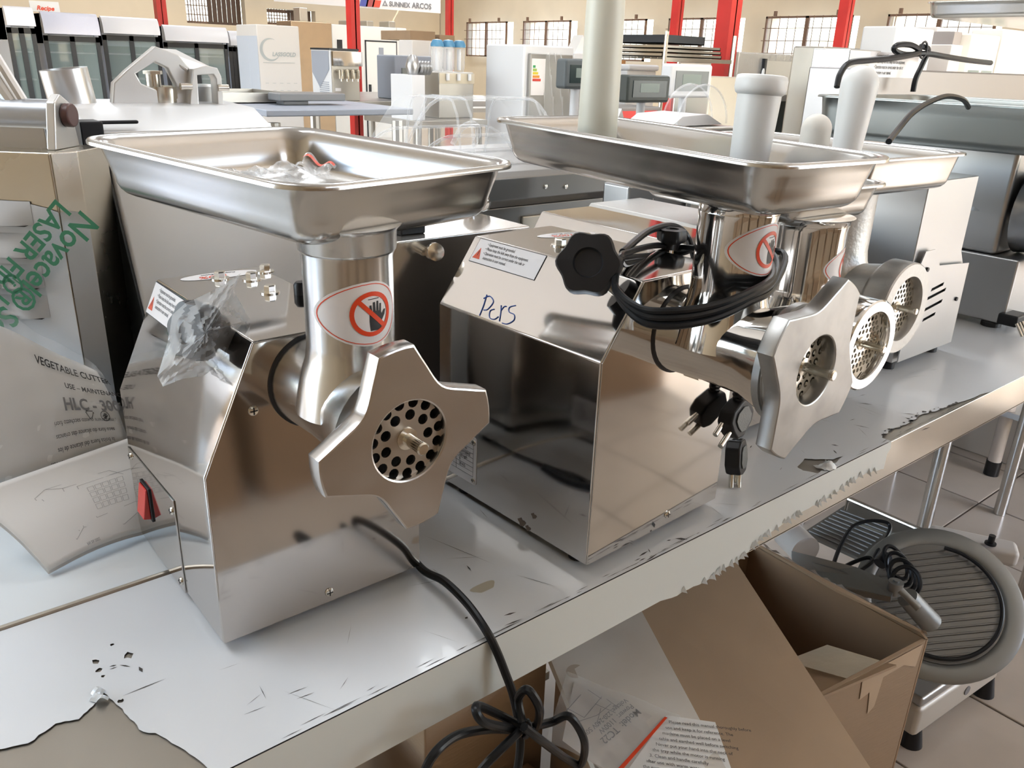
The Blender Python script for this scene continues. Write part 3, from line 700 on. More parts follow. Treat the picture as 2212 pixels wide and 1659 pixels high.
# rating plate on the left side
FXn = Matrix(((0, 0, -1, 0), (-1, 0, 0, 0), (0, 1, 0, 0), (0, 0, 0, 1)))
q = g2(P(1042, 1045, x=.535)); PW, PH = .072, .062
T = at(-.1143, q.y+PW, q.z, FXn)
mb = MB(); vs, fs = fill2d([[(x+PW/2, y+PH/2) for x, y in rrect(PW, PH, .004)]], extrude=.0003); mb.add(vs, fs, T); rp = mb.build('rating_plate', M_sticker, G2, smooth=False)
tx = MB()
for i in range(8): tx.box((.006, .010+i*.006, .0004), (PW-.006, .0103+i*.006, .0005), T)
for x in (.006, .034, PW-.006): tx.box((x, .010, .0004), (x+.0003, .052, .0005), T)
for i, (a_, b_) in enumerate([('Model', 'TC-22'), ('Power', '1100 W'), ('Voltage', '220V/50HZ'), ('Capacity', '220 kg/h'), ('Ins/Ref/Level', '0'), ('Weight', '30 KG')]):
    for s_, x in ((a_, .012), (b_, .040)):
        vs, fs = text2d(s_, .0052, bold=.00006, sx=.85); tx.add([(u+x, v+.0475-i*.006, .0005) for u, v, w_ in vs], fs, T)
tx.build('plate_print', M_ink, rp, smooth=False)
for x, y in ((PW-.005, PH-.006), (PW-.005, .006)): screw(rp, T @ at(x, y, .0003), .0032)
screw(G2, at(.018, -.0002, .024, FY), .0045)
mb = MB(); mb.lathe([(.0035, 0), (.0035, .010)], 12, at(.035, 0, .19, FY)); mb.build('locating_pin', M_bolt, G2)
# stains on the side
mb = MB()
for px, py, r_ in ((1135, 1125, .006), (1160, 1112, .004), (1148, 1138, .004)):
    q = g2(P(px, py, x=.535)); mb.add([(-.1142, q.y+r_*math.cos(a)*(1+.3*math.sin(3*a)), q.z+r_*.8*math.sin(a)*(1+.3*math.cos(5*a))) for a in [2*PI*k/14 for k in range(14)]], [tuple(range(14))])
mb.build('stain', mat('brown_stain', (.16, .13, .11), .6), G2, smooth=False)
kd = g2(P(1275, 575, y=.545)); 
kb = knob(G2, kd, (-.62, -.45, .30), .0315, .022, .030)
q = g2(P(1450, 520, y=.60)); k2 = knob(G2, q, (0.0, 0.0, 1), .017, .013, .02, 'clamp_knob')
# cord wound around the neck
cr = MB()
for dz, dr, w_ in ((0, 0, 0), (.010, .003, 1.5), (-.010, .005, 3.2)):
    lp = [(1340, 560+dz*300), (1330, 620), (1380, 665+w_*6), (1450, 672+w_*8), (1540, 660+w_*7), (1620, 630+w_*5), (1668, 597+w_*6)]
    ys = [.535, .50, .455, .43, .415, .412, .425]
    cr.tube([g2(P(x, y+w_*2, y=yy-.001*w_)) for (x, y), yy in zip(lp, ys)]+[g2((.715+.01*w_, .47, 1.175)), g2((.715, .515, 1.18+dz)), g2(P(1480, 540+dz*500, y=.585)), g2(P(1420, 530+dz*900+w_*8, y=.60)), g2(P(1355, 545+w_*8, y=.56))], .0034, 9, closed=True)
cr.tube([g2(P(x, y, y=yy)) for x, y, yy in [(1345, 545, .56), (1400, 500, .60), (1450, 488, .62), (1480, 505, .63), (1495, 540, .62), (1510, 600, .60)]], .0040, 9)
c2 = cr.build('power_cord', M_rubber, G2)
# plug lead dropping behind the front-right corner, with the three-pin plug resting against the panel
def plug3(g, p, d, up_, s=1.0):
    d = Vector(d).normalized(); up_ = Vector(up_); T = frame_m(p, d, up_)
    out = [(-.022, -.012), (-.012, -.021), (.010, -.024), (.022, -.016), (.024, 0), (.022, .016), (.010, .024), (-.012, .021), (-.022, .012)]
    mb = MB(); mb.prism([(x*s, y*s*.82) for x, y in out], -.010*s, .010*s, 'z', T); o = mb.build('plug', M_black, g, bevel=.003)
    mb = MB(); mb.prism([(x*s*.62, y*s*.55) for x, y in out], .0101*s, .0116*s, 'z', T); mb.build('grip_face', mat('grip_grey', (.11, .12, .12), .4, bump=.0004, bscale=400, bstretch=(1, 12, 1)), o, bevel=.0005)
    for y, z, l in ((-.010, -.003, .015), (.010, -.003, .015), (0, .004, .021)):
        mb = MB(); mb.cyl((.022*s, y*s, z*s), ((.024+l)*s, y*s, z*s), .0032*s, 12, M=T); mb.build('plug_pin', M_bolt, o)
    return o
pp = g2(P(1590, 900, y=.500)); plug3(c2, pp, (-.75, -.1, -.45), (.55, -.1, -.8))
pq = g2(P(1590, 985, y=.545)); plug3(c2, pq, (-.1, -.2, -.97), (0.9, 0.3, 0))
mb = MB(); mb.tube([pp+Vector((.004, 0, .018)), pp+Vector((.002, .006, .05)), g2((.79, .54, 1.10)), g2((.76, .56, 1.14)), g2((.73, .55, 1.168))], .0042, 9); 
mb.tube([pq+Vector((.0, .005, .02)), g2((.83, .55, .905)), g2((.87, .56, .93)), g2((.86, .57, .98)), g2((.80, .56, 1.06))], .0042, 9)
for k in range(7): mb.lathe([(.0068, 0), (.0068, .0022)], 12, Matrix.Translation(pp+Vector((.003, .002+.0006*k, .020+.0045*k))))
mb.build('plug_lead', M_rubber, c2)
# ---- third grinder, mostly hidden behind the second
G3 = thing('meat_grinder', 'third steel meat grinder, smaller round ring head, half hidden behind the second one', 'meat grinder', (.960, .625, Z), 0)
body(G3, .20, .40, .20, .27, .045)
feet(G3, [(-.08, .03), (.08, .03), (-.08, .35), (.08, .35)])
grinder_head(G3, .002, 0, -.052, -.162, .185, .330, .047, .040, 'round', .058, .05, 0, .043, .0085, M_chrome, M_chrome, r_collar=.048, collar_h=.010)
hand_decal(lambda u, v, o: (.002+(.047+o)*math.cos(math.radians(-62)+u/.047), -.052+(.047+o)*math.sin(math.radians(-62)+u/.047), .270+v), G3)
q = P(1945, 393, z=1.218)
tray(G3, .20, .30, .045, q.x-.10-.96, q.y+.155-.625, 1.218-Z, math.radians(-4))
# ---- cast machine with the marked tray
G4 = thing('meat_grinder', 'matt cast-metal meat grinder with round ring, tray marked with black writing', 'meat grinder', (1.20, .80, Z), 0)
body(G4, .22, .34, .20, .25, .04, m=M_castrough)
feet(G4, [(-.09, .03), (.09, .03), (-.09, .30), (.09, .30)])
grinder_head(G4, 0, 0, -.130, -.262, .176, .345, .052, .050, 'round', .069, .05, 0, .048, .0088, M_castrough, M_castrough, r_collar=.05, collar_h=.012)
q = P(2104, 328, z=1.240)
tray(G4, .29, .42, .055, q.x-.145-1.2, q.y+.21-.80, 1.240-Z, math.radians(-3))
# ---- vented grinder box, its left wall seen behind the round ring
def wthing(name, label, cat, loc, group=None): return thing(name, label, cat, loc, 0, group)
def W(mb, name, m, par, **kw):
    """build a part given in world coordinates under an unrotated thing or part"""
    root = par
    off = Vector((0, 0, 0)); q = par
    while q is not None: off += Vector(q.location); q = q.parent
    o = mb.build(name, m, par, **kw); o.location = -off; return o
GV = wthing('meat_grinder', 'boxy grinder body with four slanted vent slots in its sunlit front plate', 'meat grinder', (1.515, .64, Z))
M_satin = mat('satin_steel', (.46, .46, .46), .34, .9, bump=.00006, bscale=30)
pr = [(1.418, .870), (1.418, 1.03), (1.435, 1.068), (1.470, 1.068), (1.500, 1.036), (1.622, 1.026), (1.626, .870)]
vs, fs = fill2d([pr]+[[(1.475+a, .935+b), (1.475+a+l, .935+b+l*.12), (1.475+a+l+.002, .935+b+l*.12+.006), (1.475+a+.002, .935+b+.006)] for a, b, l in ((.005, -.0, .045), (-.018, .017, .085), (-.014, .038, .085), (.012, .055, .045))], extrude=.001)
mb = MB(); mb.add(vs, fs, at(0, .630, 0, FY)); W(mb, 'vent_plate', M_satin, GV, smooth=False)
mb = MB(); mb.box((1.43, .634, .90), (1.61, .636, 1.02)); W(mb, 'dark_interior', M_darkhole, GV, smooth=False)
mb = MB(); mb.prism([(1.415, .866), (1.415, 1.185), (1.60, 1.185), (1.60, 1.05), (1.622, 1.02), (1.622, .866)], .638, .93, 'y'); W(mb, 'housing', M_satin, GV, bevel=.002)
for x, z in ((1.452, 1.035), (1.60, .96)):
    mb = MB(); mb.cyl((x, .629, z), (x, .626, z), .004, 12); W(mb, 'vent_screw', M_ink, GV)
for x, y in ((1.435, .655), (1.60, .655), (1.435, .91), (1.60, .91)):
    mb = MB(); mb.lathe([(.013, Z), (.013, Z+.012), (.009, Z+.017)], 16, at(x, y, 0)); W(mb, 'rubber_foot', M_black, GV)
# ---- heavy cast grinder at the right edge
G5 = thing('meat_grinder', 'large grey cast grinder at the right edge with a yellow label on its neck', 'meat grinder', (1.96, .63, Z))
MB().box((-.09, 0, .012), (.10, .34, .15)).build('housing', M_satin, G5, bevel=.004)
MB().box((-.085, .05, .15), (.095, .34, .40)).build('housing', M_satin, G5, bevel=.01)
feet(G5, [(-.07, .03), (.08, .03), (-.07, .30), (.08, .30)], r=.02, h=.014)
M_castgrey = mat('grey_cast', (.42, .44, .47), .34, .75, bump=.0003, bscale=30)
grinder_head(G5, 0, .04, .115, -.06, .235, .385, .064, .083, 'round', .108, .05, 0, .07, .01, M_castgrey, M_castgrey, r_collar=.066, collar_h=.018, flange=False)
tray(G5, .50, .60, .085, -.02, .13, .452, math.radians(1), r=.05, m=mat('dull_grey_steel', (.30, .32, .31), .30, 1))
mb = MB()
mb.grid(lambda u, v: (.0652*math.cos(math.radians(-128+34*u)), .115+.0652*math.sin(math.radians(-128+34*u)), .30+.06*v), 6, 2); mb.build('yellow_label', mat('yellow_label', (.62, .50, .12), .5), G5)
cd5 = MB(); T0 = Vector((1.96, .63, Z))
cd5.tube([P(x, y, y=yy)-T0 for x, y, yy in [(1920, 306, .60), (1940, 280, .62), (1970, 245, .64), (2005, 222, .66), (2045, 208, .68), (2080, 215, .70), (2092, 232, .72)]], .0045, 8); cd5.build('power_cord', M_rubber, G5)
p5 = P(2185, 690, z=.875)
mb = MB(); mb.box((-.025, -.02, -.010), (.03, .02, .014), Matrix.Translation(p5)); o = W(mb, 'plug', M_black, G5, bevel=.004)
for k in (-1, 0, 1):
    mb = MB(); mb.cyl(p5+Vector((-.012+.014*k, -.02, 0)), p5+Vector((-.018+.014*k, -.038, -.022)), .003, 10); W(mb, 'plug_pin', M_bolt, G5)
# ================================================================== pushers and bag in the trays
def pusher(name, label, px, py, y, prof, lean=(0, 0), m=M_white):
    p = P(px, py, y=y); g = thing(name, label, 'pusher', (p.x, p.y, p.z)); g.rotation_euler = (lean[0], lean[1], 0)
    mb = MB(); mb.lathe(prof, 40); mb.build('shaft', m, g, ang=50); return g
z0 = 1.247
q = P(1290, 285, y=.66)
o = MB(); o.lathe([(.0205, 0), (.0215, .02), (.020, .15), (.017, .30), (.0165, .32), (.012, .325)], 40); o = o.build('food_pusher', M_cream, None, ang=50)
o.location = (q.x, q.y, 1.246); o.rotation_euler = (0, 0, 0); tag(o, 'tall cream tube pusher standing upright in the second tray, running out of the frame', 'pusher')
q = P(1622, 300, y=.49)
g = thing('food_pusher', 'wide white pusher with a rolled collar standing in the second tray', 'pusher', (q.x, q.y, 1.246))
mb = MB(); mb.lathe([(.0225, 0), (.0225, .01), (.0255, .082), (.0255, .086), (.0285, .088), (.030, .092), (.0300, .100), (.0285, .104), (.025, .105), (.022, .103), (.0, .103)], 44); mb.build('shaft', M_white, g, ang=55)
mb = MB(); mb.lathe([(.0018, .103), (.0016, .109), (.0008, .111)], 10); mb.build('moulding_nub', M_white, g)
g.rotation_euler = (0, math.radians(3), 0); g.scale = (.80, .80, .94)
q = P(1828, 312, y=.60)
g = thing('food_pusher', 'slim white pusher with a domed top and flared foot in the third tray', 'pusher', (q.x, q.y, 1.195))
mb = MB(); R_ = .0235; mb.lathe([(.032, 0), (.031, .004), (.020, .016), (.0165, .026), (.0175, .04), (.0235, .135)]+[(R_*math.cos(a)+.0, .140+R_*math.sin(a)) for a in [PI/2*k/8 for k in range(9)]], 36); mb.build('shaft', M_white, g, ang=55); g.rotation_euler = (0, math.radians(3), 0)
q = P(1760, 300, y=.74)
o = MB(); R_ = .023; o.lathe([(R_, 0), (R_, .032)]+[(R_*math.cos(a), .032+R_*math.sin(a)) for a in [PI/2*k/8 for k in range(1, 9)]], 36); o = o.build('food_pusher', mat('dull_white_plastic', (.72, .69, .63), .5, var=.08, vscale=30), None, ang=55)
o.location = (q.x, q.y, 1.233); tag(o, 'short round-headed off-white pusher between the two taller white ones', 'pusher')
# zip bag with a red strip lying in the first tray
tz = 1.240
bgp = thing('zip_bag', 'small crumpled clear zip bag with a red strip in the nearest tray', 'bag', (.30, .66, tz))
def crumple(O, u, v, w, h, amp, seed, nu=26, nv=20, up=(0, 0, 1)):
    rr = random.Random(seed); ph = [rr.uniform(0, 6) for _ in range(8)]; O = Vector(O); u = Vector(u); v = Vector(v); up = Vector(up)
    def fn(a, b):
        k = math.sin(a*7+ph[0]+3*b)+math.sin(b*9+ph[1]-4*a)+.7*math.sin(a*17+ph[2]+b*11)+.6*math.sin(b*23+ph[3]-a*9)+.5*math.sin(a*31+b*27+ph[4])
        e = math.sin(PI*a)**.5*math.sin(PI*b)**.5
        return O+u*(a*w)+v*(b*h)+up*(amp*(k*.22+.8)*(.35+.65*e))
    return lambda a, b: tuple(fn(a, b))
c0 = P(600, 372, z=tz+.004); c1 = P(690, 350, z=tz+.02)
mb = MB(); mb.grid(crumple(Vector((.245, .655, .002))+Vector((0, 0, tz)), (1, .25, 0), (-.25, 1, 0), .115, .07, .014, 2), 30, 20); W(mb, 'bag_film', M_bag, bgp)
a0 = P(636, 362, y=.69); a1 = P(706, 385, y=.67); a2 = P(722, 352, y=.70); a3 = P(660, 336, y=.72)
ex = (a1-a0); ey = (a3-a0)
mb = MB(); mb.grid(lambda u, v: tuple(a0+ex*u+ey*v+Vector((0, 0, .003*math.sin(u*9)+.002*math.sin(v*8+u*4)))), 16, 12); W(mb, 'bag_film', M_bag, bgp)
mb = MB(); mb.grid(lambda u, v: tuple(a0+ex*u+ey*(.66+.16*v)+Vector((0, -.0015, .002+.003*math.sin(u*9)))), 16, 2); W(mb, 'zip_strip', M_red, bgp)
# torn frosted bag around the locking knob on the nearest grinder
kb_ = thing('plastic_bag', 'torn frosted plastic bag wrapped round the knob of the nearest grinder', 'bag', (.22, .66, .98))
out = [(340, 812), (352, 835), (395, 818), (440, 812), (480, 782), (508, 745), (528, 700), (540, 690), (520, 655), (505, 628), (520, 590), (488, 612), (455, 630), (400, 655), (372, 680), (362, 740)]
cen = P(450, 720, y=.625)
vs = []; R0 = []; N = 48
def outl(t):
    k = t*len(out); i = int(k) % len(out); f = k-int(k); a_, b_ = out[i], out[(i+1) % len(out)]
    return (a_[0]+(b_[0]-a_[0])*f, a_[1]+(b_[1]-a_[1])*f)
mb = MB(); rows = 12; vs = []
for j in range(rows+1):
    s_ = j/rows
    for k in range(N):
        x, y = outl(k/N); x = 445+(x-445)*s_; y = 718+(y-718)*s_
        dep = .618+.045*s_**2+.004*math.sin(k*1.9+j)*s_+.003*math.sin(k*.7+j*1.3)
        vs.append(tuple(P(x, y, y=dep)))
fs = [(j*N+k, j*N+(k+1) % N, (j+1)*N+(k+1) % N, (j+1)*N+k) for j in range(rows) for k in range(N)]
mb.add(vs, fs); W(mb, 'bag_film', M_frost, kb_)
mb = MB(); vs = []
for j in range(rows+1):
    s_ = .25+.75*j/rows
    for k in range(N):
        x, y = outl(k/N); x = 445+(x-445)*s_; y = 718+(y-718)*s_
        vs.append(tuple(P(x, y, y=.70-.035*s_**2+.003*math.sin(k*1.3+j*2))))
mb.add(vs, fs); W(mb, 'bag_film', M_frost, kb_)
# ================================================================== small machine between the two front grinders
SM = wthing('steel_appliance', 'small polished steel appliance with an oval lever, between the two front grinders', 'appliance', (.56, .86, Z))
a_ = P(830, 690, y=.80); b_ = P(897, 640, y=.80)
mb = MB(); mb.prism([(.455, .862), (.455, 1.06), (.500, 1.150), (.70, 1.150), (.725, 1.09), (.725, .862)], .815, 1.10, 'y'); W(mb, 'housing', mat('fine_satin_steel', (.62, .59, .56), .20, .9, wave=.002, wscale=6), SM, bevel=.002)
mb = MB(); mb.box((.52, .84, 1.150), (.555, .875, 1.168)); W(mb, 'black_switch', M_black, SM, bevel=.002)
for x, y in ((.47, .83), (.71, .83), (.47, 1.08), (.71, 1.08)):
    mb = MB(); mb.lathe([(.011, Z), (.011, Z+.013)], 12, at(x, y, 0)); W(mb, 'rubber_foot', M_black, SM)
q = P(1030, 432, y=.93)
mb = MB(); T = Matrix.Translation(q) @ Matrix.Rotation(math.radians(55), 4, 'Y') @ Matrix.Rotation(math.radians(-25), 4, 'X')
mb.lathe([(.001, .0015), (.019, .0015), (.021, 0), (.019, -.0015), (.001, -.0015)], 32, T); W(mb, 'lever_disc', M_mirror, SM)
mb = MB(); e_ = P(1010, 478, y=.93)
mb.cyl(q+Vector((-.008, 0, -.008)), e_+Vector((0, 0, -.012)), .0055, 12); mb.cyl(q+Vector((0, 0, -.012)), e_+Vector((.008, 0, -.014)), .003, 8); W(mb, 'lever_stem', M_chrome, SM)
q = P(935, 545, y=.795)
mb = MB(); T = Matrix.Translation(q) @ Vector((-.2, -1, .25)).to_track_quat('Z', 'Y').to_matrix().to_4x4(); mb.lathe([(.006, -.02), (.006, 0), (.0105, .001), (.0115, .005), (.0105, .010), (.004, .011)], 14, T); W(mb, 'wing_bolt', M_bolt, SM)
# ================================================================== vegetable cutter with the sloping white cover
HC = wthing('vegetable_cutter', 'big white vegetable cutter with sloping front and black clip, behind the nearest tray', 'food machine', (.34, 1.0, Z))
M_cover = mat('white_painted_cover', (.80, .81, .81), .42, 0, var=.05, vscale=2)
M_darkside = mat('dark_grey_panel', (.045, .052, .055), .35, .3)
f0 = P(225, 310, y=1.02); f1 = P(320, 690, y=.945)
xl, xr = f0.x, P(600, 540, y=.99).x+.02
slope = [(f0.y, f0.z), (f1.y, f1.z), (.90, .93), (.90, .862), (1.195, .862), (1.195, f0.z+.002)]
mb = MB(); mb.prism(slope, xl, xr, 'x'); W(mb, 'body', M_cover, HC, bevel=.004)
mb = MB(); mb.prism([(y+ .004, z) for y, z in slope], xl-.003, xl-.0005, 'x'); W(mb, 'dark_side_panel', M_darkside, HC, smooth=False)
mb = MB(); mb.box((xl, f0.y-.001, 1.195), (xr, f0.y+.0, 1.1955)); 
# raised lid with turned edge
l0 = P(205, 234, y=1.08); l1 = P(540, 236, y=1.08); l2 = P(218, 285, y=1.02)
mb = MB(); mb.prism([(1.02, l2.z-.004), (1.02, l2.z), (1.075, l0.z), (1.20, l0.z+.004), (1.20, l0.z-.03)], l2.x-.012, l1.x+.004, 'x'); W(mb, 'lid', mat('aluminium_lid', (.74, .75, .76), .38, .55), HC, bevel=.003)
q = P(195, 288, y=1.035); mb = MB(); mb.box((-.014, -.02, -.018), (.010, .015, .014), Matrix.Translation(q)); mb.box((.0, -.012, .010), (.05, -.006, .014), Matrix.Translation(q)); W(mb, 'clip', M_black, HC, bevel=.003)
q = P(172, 365, y=1.12); mb = MB(); mb.box((xl-.012, 1.13, q.z-.02), (xl-.002, 1.145, q.z+.022)); W(mb, 'stop_button', mat('dull_red', (.22, .03, .03), .4), HC, bevel=.002)
mb = MB(); mb.box((xl-.010, 1.07, q.z-.06), (xl-.002, 1.12, q.z+.02)); W(mb, 'rubber_pad', mat('dark_pad', (.035, .038, .036), .6), HC, bevel=.002)
# feed cylinder and the handle head
q = P(160, 235, y=1.16)
mb = MB(); T = Matrix.Translation((q.x+.010, 1.16, 1.20)) @ Matrix.Rotation(math.radians(-7), 4, 'Y'); mb.lathe([(.0265, 0), (.0265, .124), (.0255, .124), (.0255, .03), (.0, .03)], 44, T); W(mb, 'feed_cylinder', mat('brushed_aluminium', (.68, .68, .68), .28, 1, bump=.00005, bscale=80), HC, ang=50)
M_alu = mat('cast_aluminium', (.66, .655, .64), .38, .75, bump=.0002, bscale=50)
def hd(pts, y): return [P(a, b, y=y) for a, b in pts]
yy = 1.15
outer = hd([(242, 232), (245, 180), (270, 155), (332, 103), (380, 120), (405, 150), (412, 235)], yy)
inner = hd([(286, 158), (330, 130), (360, 145), (378, 180), (382, 215), (300, 182)], yy)
vs, fs = fill2d([[(p.x, p.z) for p in outer], [(p.x, p.z) for p in inner]], extrude=.006, bevel=.0015)
mb = MB(); mb.add(vs, fs, at(0, yy, 0, FY)); W(mb, 'hopper_arch', M_alu, HC, ang=40)
outer = hd([(405, 235), (412, 150), (440, 143), (462, 148), (470, 165), (476, 232)], yy-.015)
inner = hd([(422, 228), (418, 160), (455, 158), (462, 170), (466, 228)], yy-.015)
vs, fs = fill2d([[(p.x, p.z) for p in outer], [(p.x, p.z) for p in inner]], extrude=.010, bevel=.001)
mb = MB(); mb.add(vs, fs, at(0, yy-.015, 0, FY)); W(mb, 'hopper_side', M_alu, HC, ang=40)
a_ = P(332, 103, y=yy); b_ = P(380, 107, y=yy+.05); c_ = P(460, 147, y=yy+.03)
mb = MB(); mb.add([a_, b_, c_, P(405, 150, y=yy-.01), a_-Vector((0, 0, .004)), b_-Vector((0, 0, .004)), c_-Vector((0, 0, .004)), P(405, 154, y=yy-.01)], [(0, 1, 2, 3), (7, 6, 5, 4), (0, 4, 5, 1), (1, 5, 6, 2), (2, 6, 7, 3), (3, 7, 4, 0)]); W(mb, 'hopper_roof', M_alu, HC, smooth=False)
q0 = P(345, 200, y=1.17); mb = MB(); mb.lathe([(.030, 1.245), (.030, q0.z+.008), (.0285, q0.z+.008), (.0285, 1.25)], 40, at(q0.x, 1.17, 0)); W(mb, 'round_hopper', M_bolt, HC, ang=50)
q0 = P(450, 215, y=1.16); mb = MB(); mb.lathe([(.013, 1.25), (.013, q0.z+.016), (.009, q0.z+.019)], 24, at(q0.x, 1.17, 0)); W(mb, 'white_pusher', M_white, HC)
q0 = P(330, 160, y=1.16); mb = MB(); mb.cyl(q0, q0+Vector((0, 0, -.022)), .009, 12); mb.cyl(q0+Vector((0, 0, .004)), q0, .012, 6); W(mb, 'pusher_shaft', M_bolt, HC)
for px, py in ((400, 187), (480, 190)):
    q0 = P(px, py, y=1.125); mb = MB(); mb.cyl(q0-Vector((.006, 0, 0)), q0+Vector((.008, 0, 0)), .0045, 12); W(mb, 'hinge_pin', M_bolt, HC)
# ================================================================== louvred machine at the left edge
hd_w = Vector((R3 @ _h)); hd_w.z = 0; hd_w.normalize(); rt_w = Vector((hd_w.y, -hd_w.x, 0))
LC = thing('louvred_machine', 'steel machine with louvred flank under printed protective film, at the left edge', 'food machine', (.180, .95, Z), math.atan2(rt_w.y, rt_w.x))
zt = P(108, 330, y=.95).z-Z
mb = MB(); mb.box((-.34, 0, .012), (.0, .09, zt)); mb.build('housing', mat('warm_brushed_steel', (.62, .58, .50), .24, 1, bump=.0001, bscale=10, rvar=.1), LC, bevel=.0025)
mb = MB(); mb.prism([(.0, 0.), (.017, .022), (.017, .085), (0, .09)], .012, zt, 'z'); mb.build('corner_panel', mat('warm_brushed_steel', (1, 1, 1)), LC, bevel=.0015)
feet(LC, [(-.3, .02), (-.02, .02), (-.3, .075), (-.02, .075)])
ft = zt-.047
vs, fs = fill2d([[(-.339, .013), (-.0005, .013), (-.0005, ft-.012), (-.012, ft-.008), (-.04, ft-.002), (-.10, ft), (-.339, ft+.006)]])
mb = MB(); mb.add([(x, -.0012, z) for x, z, _ in vs], fs); mb.build('film', M_film, LC, smooth=False)
FE = Matrix(((.017/.0278, 0, .022/.0278, .0), (.022/.0278, 0, -.017/.0278, 0), (0, 1, 0, 0), (0, 0, 0, 1)))
vs, fs = fill2d([[(.0, .013), (.0275, .013), (.0275, ft-.022), (.020, ft-.014), (.012, ft-.012), (0, ft-.012)]])
mb = MB(); mb.add([(x, z, .0012) for x, z, _ in vs], fs, FE); mb.build('film', M_film, LC, smooth=False)
for k in range(4):
    z_ = ft-.022-.033*k
    mb = MB(); mb.grid(lambda u, v: (-.30+.272*u, -.0015-.0095*math.sin(min(1, v*1.0)*PI/2)*min(1, (1-u)*14, u*14)**.5, z_+.020-.024*v), 20, 6); mb.build('louvre', M_film, LC)
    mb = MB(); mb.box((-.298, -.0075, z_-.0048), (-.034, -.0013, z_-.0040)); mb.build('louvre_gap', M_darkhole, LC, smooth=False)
M_green = mat('green_print', (.03, .20, .10), .5)
def rot_text(s_, size, x, z, ang, par, mm, F=None, bold=.0006, y=-.0125, sh=0):
    vs, fs = text2d(s_, size, bold=bold, shear=sh); c, s2 = math.cos(ang), math.sin(ang); mb = MB()
    mb.add([(x+u*c-v*s2, y, z+u*s2+v*c) for u, v, _ in vs], fs); return mb.build('film_print', mm, par, smooth=False)
an = math.radians(226)
rot_text('Novacel\u00ae Soluti', .033, .030, ft-.006, an, LC, M_green)
rot_text('LASER Fiber', .028, .006, ft+.004, an, LC, M_green)
rot_text('\u00ae LASER', .028, -.055, ft-.072, an, LC, M_green)
# hinge and lever on top
mb = MB(); mb.cyl((-.16, .05, zt+.030), (-.012, .05, zt+.030), .018, 24); mb.build('hinge_barrel', M_castgrey, LC)
mb = MB(); mb.box((-.16, .035, zt-.002), (-.02, .075, zt+.022)); mb.build('hinge_block', M_satin, LC, bevel=.002)
mb = MB(); mb.prism([(.02, zt), (.07, zt), (.062, zt+.045), (.045, zt+.054), (.032, zt+.046)], -.014, -.004, 'x'); mb.build('side_arm', M_alu, LC, bevel=.002)
mb = MB(); mb.cyl((-.004, .048, zt+.033), (.005, .048, zt+.033), .012, 20); mb.build('end_cap', mat('brown_cap', (.10, .045, .04), .4), LC, bevel=.002)
mb = MB(); mb.tube([(-.055, .05, zt+.04), (-.075, .05, zt+.075), (-.10, .05, zt+.115)], .008, 10); mb.cyl((-.045, .05, zt+.040), (-.078, .05, zt+.11), .006, 10); mb.build('lever', M_alu, LC)
# ================================================================== papers
def sheet(name, fn, nu, nv, m, par=None, solid=0):
    mb = MB(); mb.grid(fn, nu, nv); return mb.build(name, m, par, solid=solid)
# manual page with the line drawing: lies on the rear board, its front corner curling
B_ = [P(-60, 1075, z=.857), P(270, 940, z=.862), P(330, 1155, z=.853), P(105, 1238, z=.8525), P(-60, 1150, z=.853)]
def page(u, v):
    # v 0 front edge .. 1 back edge ; u 0 left .. 1 right
    p0 = Vector((.085, .822, Z+.004)); px_ = Vector((.185, -.012+.03, 0)); py_ = Vector((.012, .30, 0)); 
    p = p0+px_*u+py_*v; p.z += .004+.010*math.sin(PI*u)*(1-v)*.5+.030*v*v*(1-.3*u)
    return tuple(p)
MP = thing('manual_booklet', 'open white manual with a faint line drawing, curling on the rear board', 'booklet', (.18, .95, Z))
# page outline measured on the table
def pg(u, v, dz=0):
    A_, B2, C2, D2 = P(105, 1233, z=.858), P(345, 1140, z=.858), P(318, 925, y=.895), P(-70, 1060, y=.900)
    a = A_.lerp(B2, u); b = D2.lerp(C2, u); p = a.lerp(b, v); p.z += .007*math.sin(PI*u)*(1-v)+.004*math.sin(v*5)+dz
    if u < .12: pass
    return tuple(p)
mb = MB(); mb.grid(lambda u, v: pg(u, v), 24, 20); o = W(mb, 'page', M_paper, MP, solid=.0006)
for k in range(1, 6):
    mb = MB(); mb.grid(lambda u, v: tuple(Vector(pg(u, v*.98))+Vector((0, .001*k, -.0014*k))), 12, 10); W(mb, 'page', M_paper, MP)
mb = MB()
def ln(pts, w=.0005):
    for i in range(len(pts)-1):
        a_, b_ = Vector(pts[i]), Vector(pts[i+1]); d = (b_-a_); 
        if d.length < 1e-6: continue
        n = Vector((-d.y, d.x)).normalized()*w*4
        q = [a_+n, b_+n, b_-n, a_-n]; mb.add([Vector(pg(x, y, .0008)) for x, y in q], [(0, 1, 2, 3)])
for pl in ([(.25, .70), (.33, .76), (.42, .70), (.40, .20), (.31, .12), (.25, .70)], [(.33, .76), (.72, .72), (.80, .62)], [(.50, .66), (.86, .66), (.84, .28), (.52, .24), (.50, .66)], [(.40, .20), (.70, .10), (.88, .20)], [(.28, .66), (.36, .18)], [(.42, .7), (.78, .66)]): ln(pl)
for i in range(5):
    for j in range(4):
        x, y = .55+i*.05, .32+j*.075; ln([(x, y), (x+.04, y), (x+.04, y+.055), (x, y+.055), (x, y)], .0004)
W(mb, 'line_drawing', mat('pencil_grey', (.45, .45, .46), .7), MP, smooth=False)
vs, fs = text2d('P/N 306 00002', .02); mb = MB(); mb.add([Vector(pg(.36+x*.9, .06-y*2, .0009)) for x, y, _ in vs], fs); W(mb, 'line_drawing', M_ink2, MP, smooth=False)
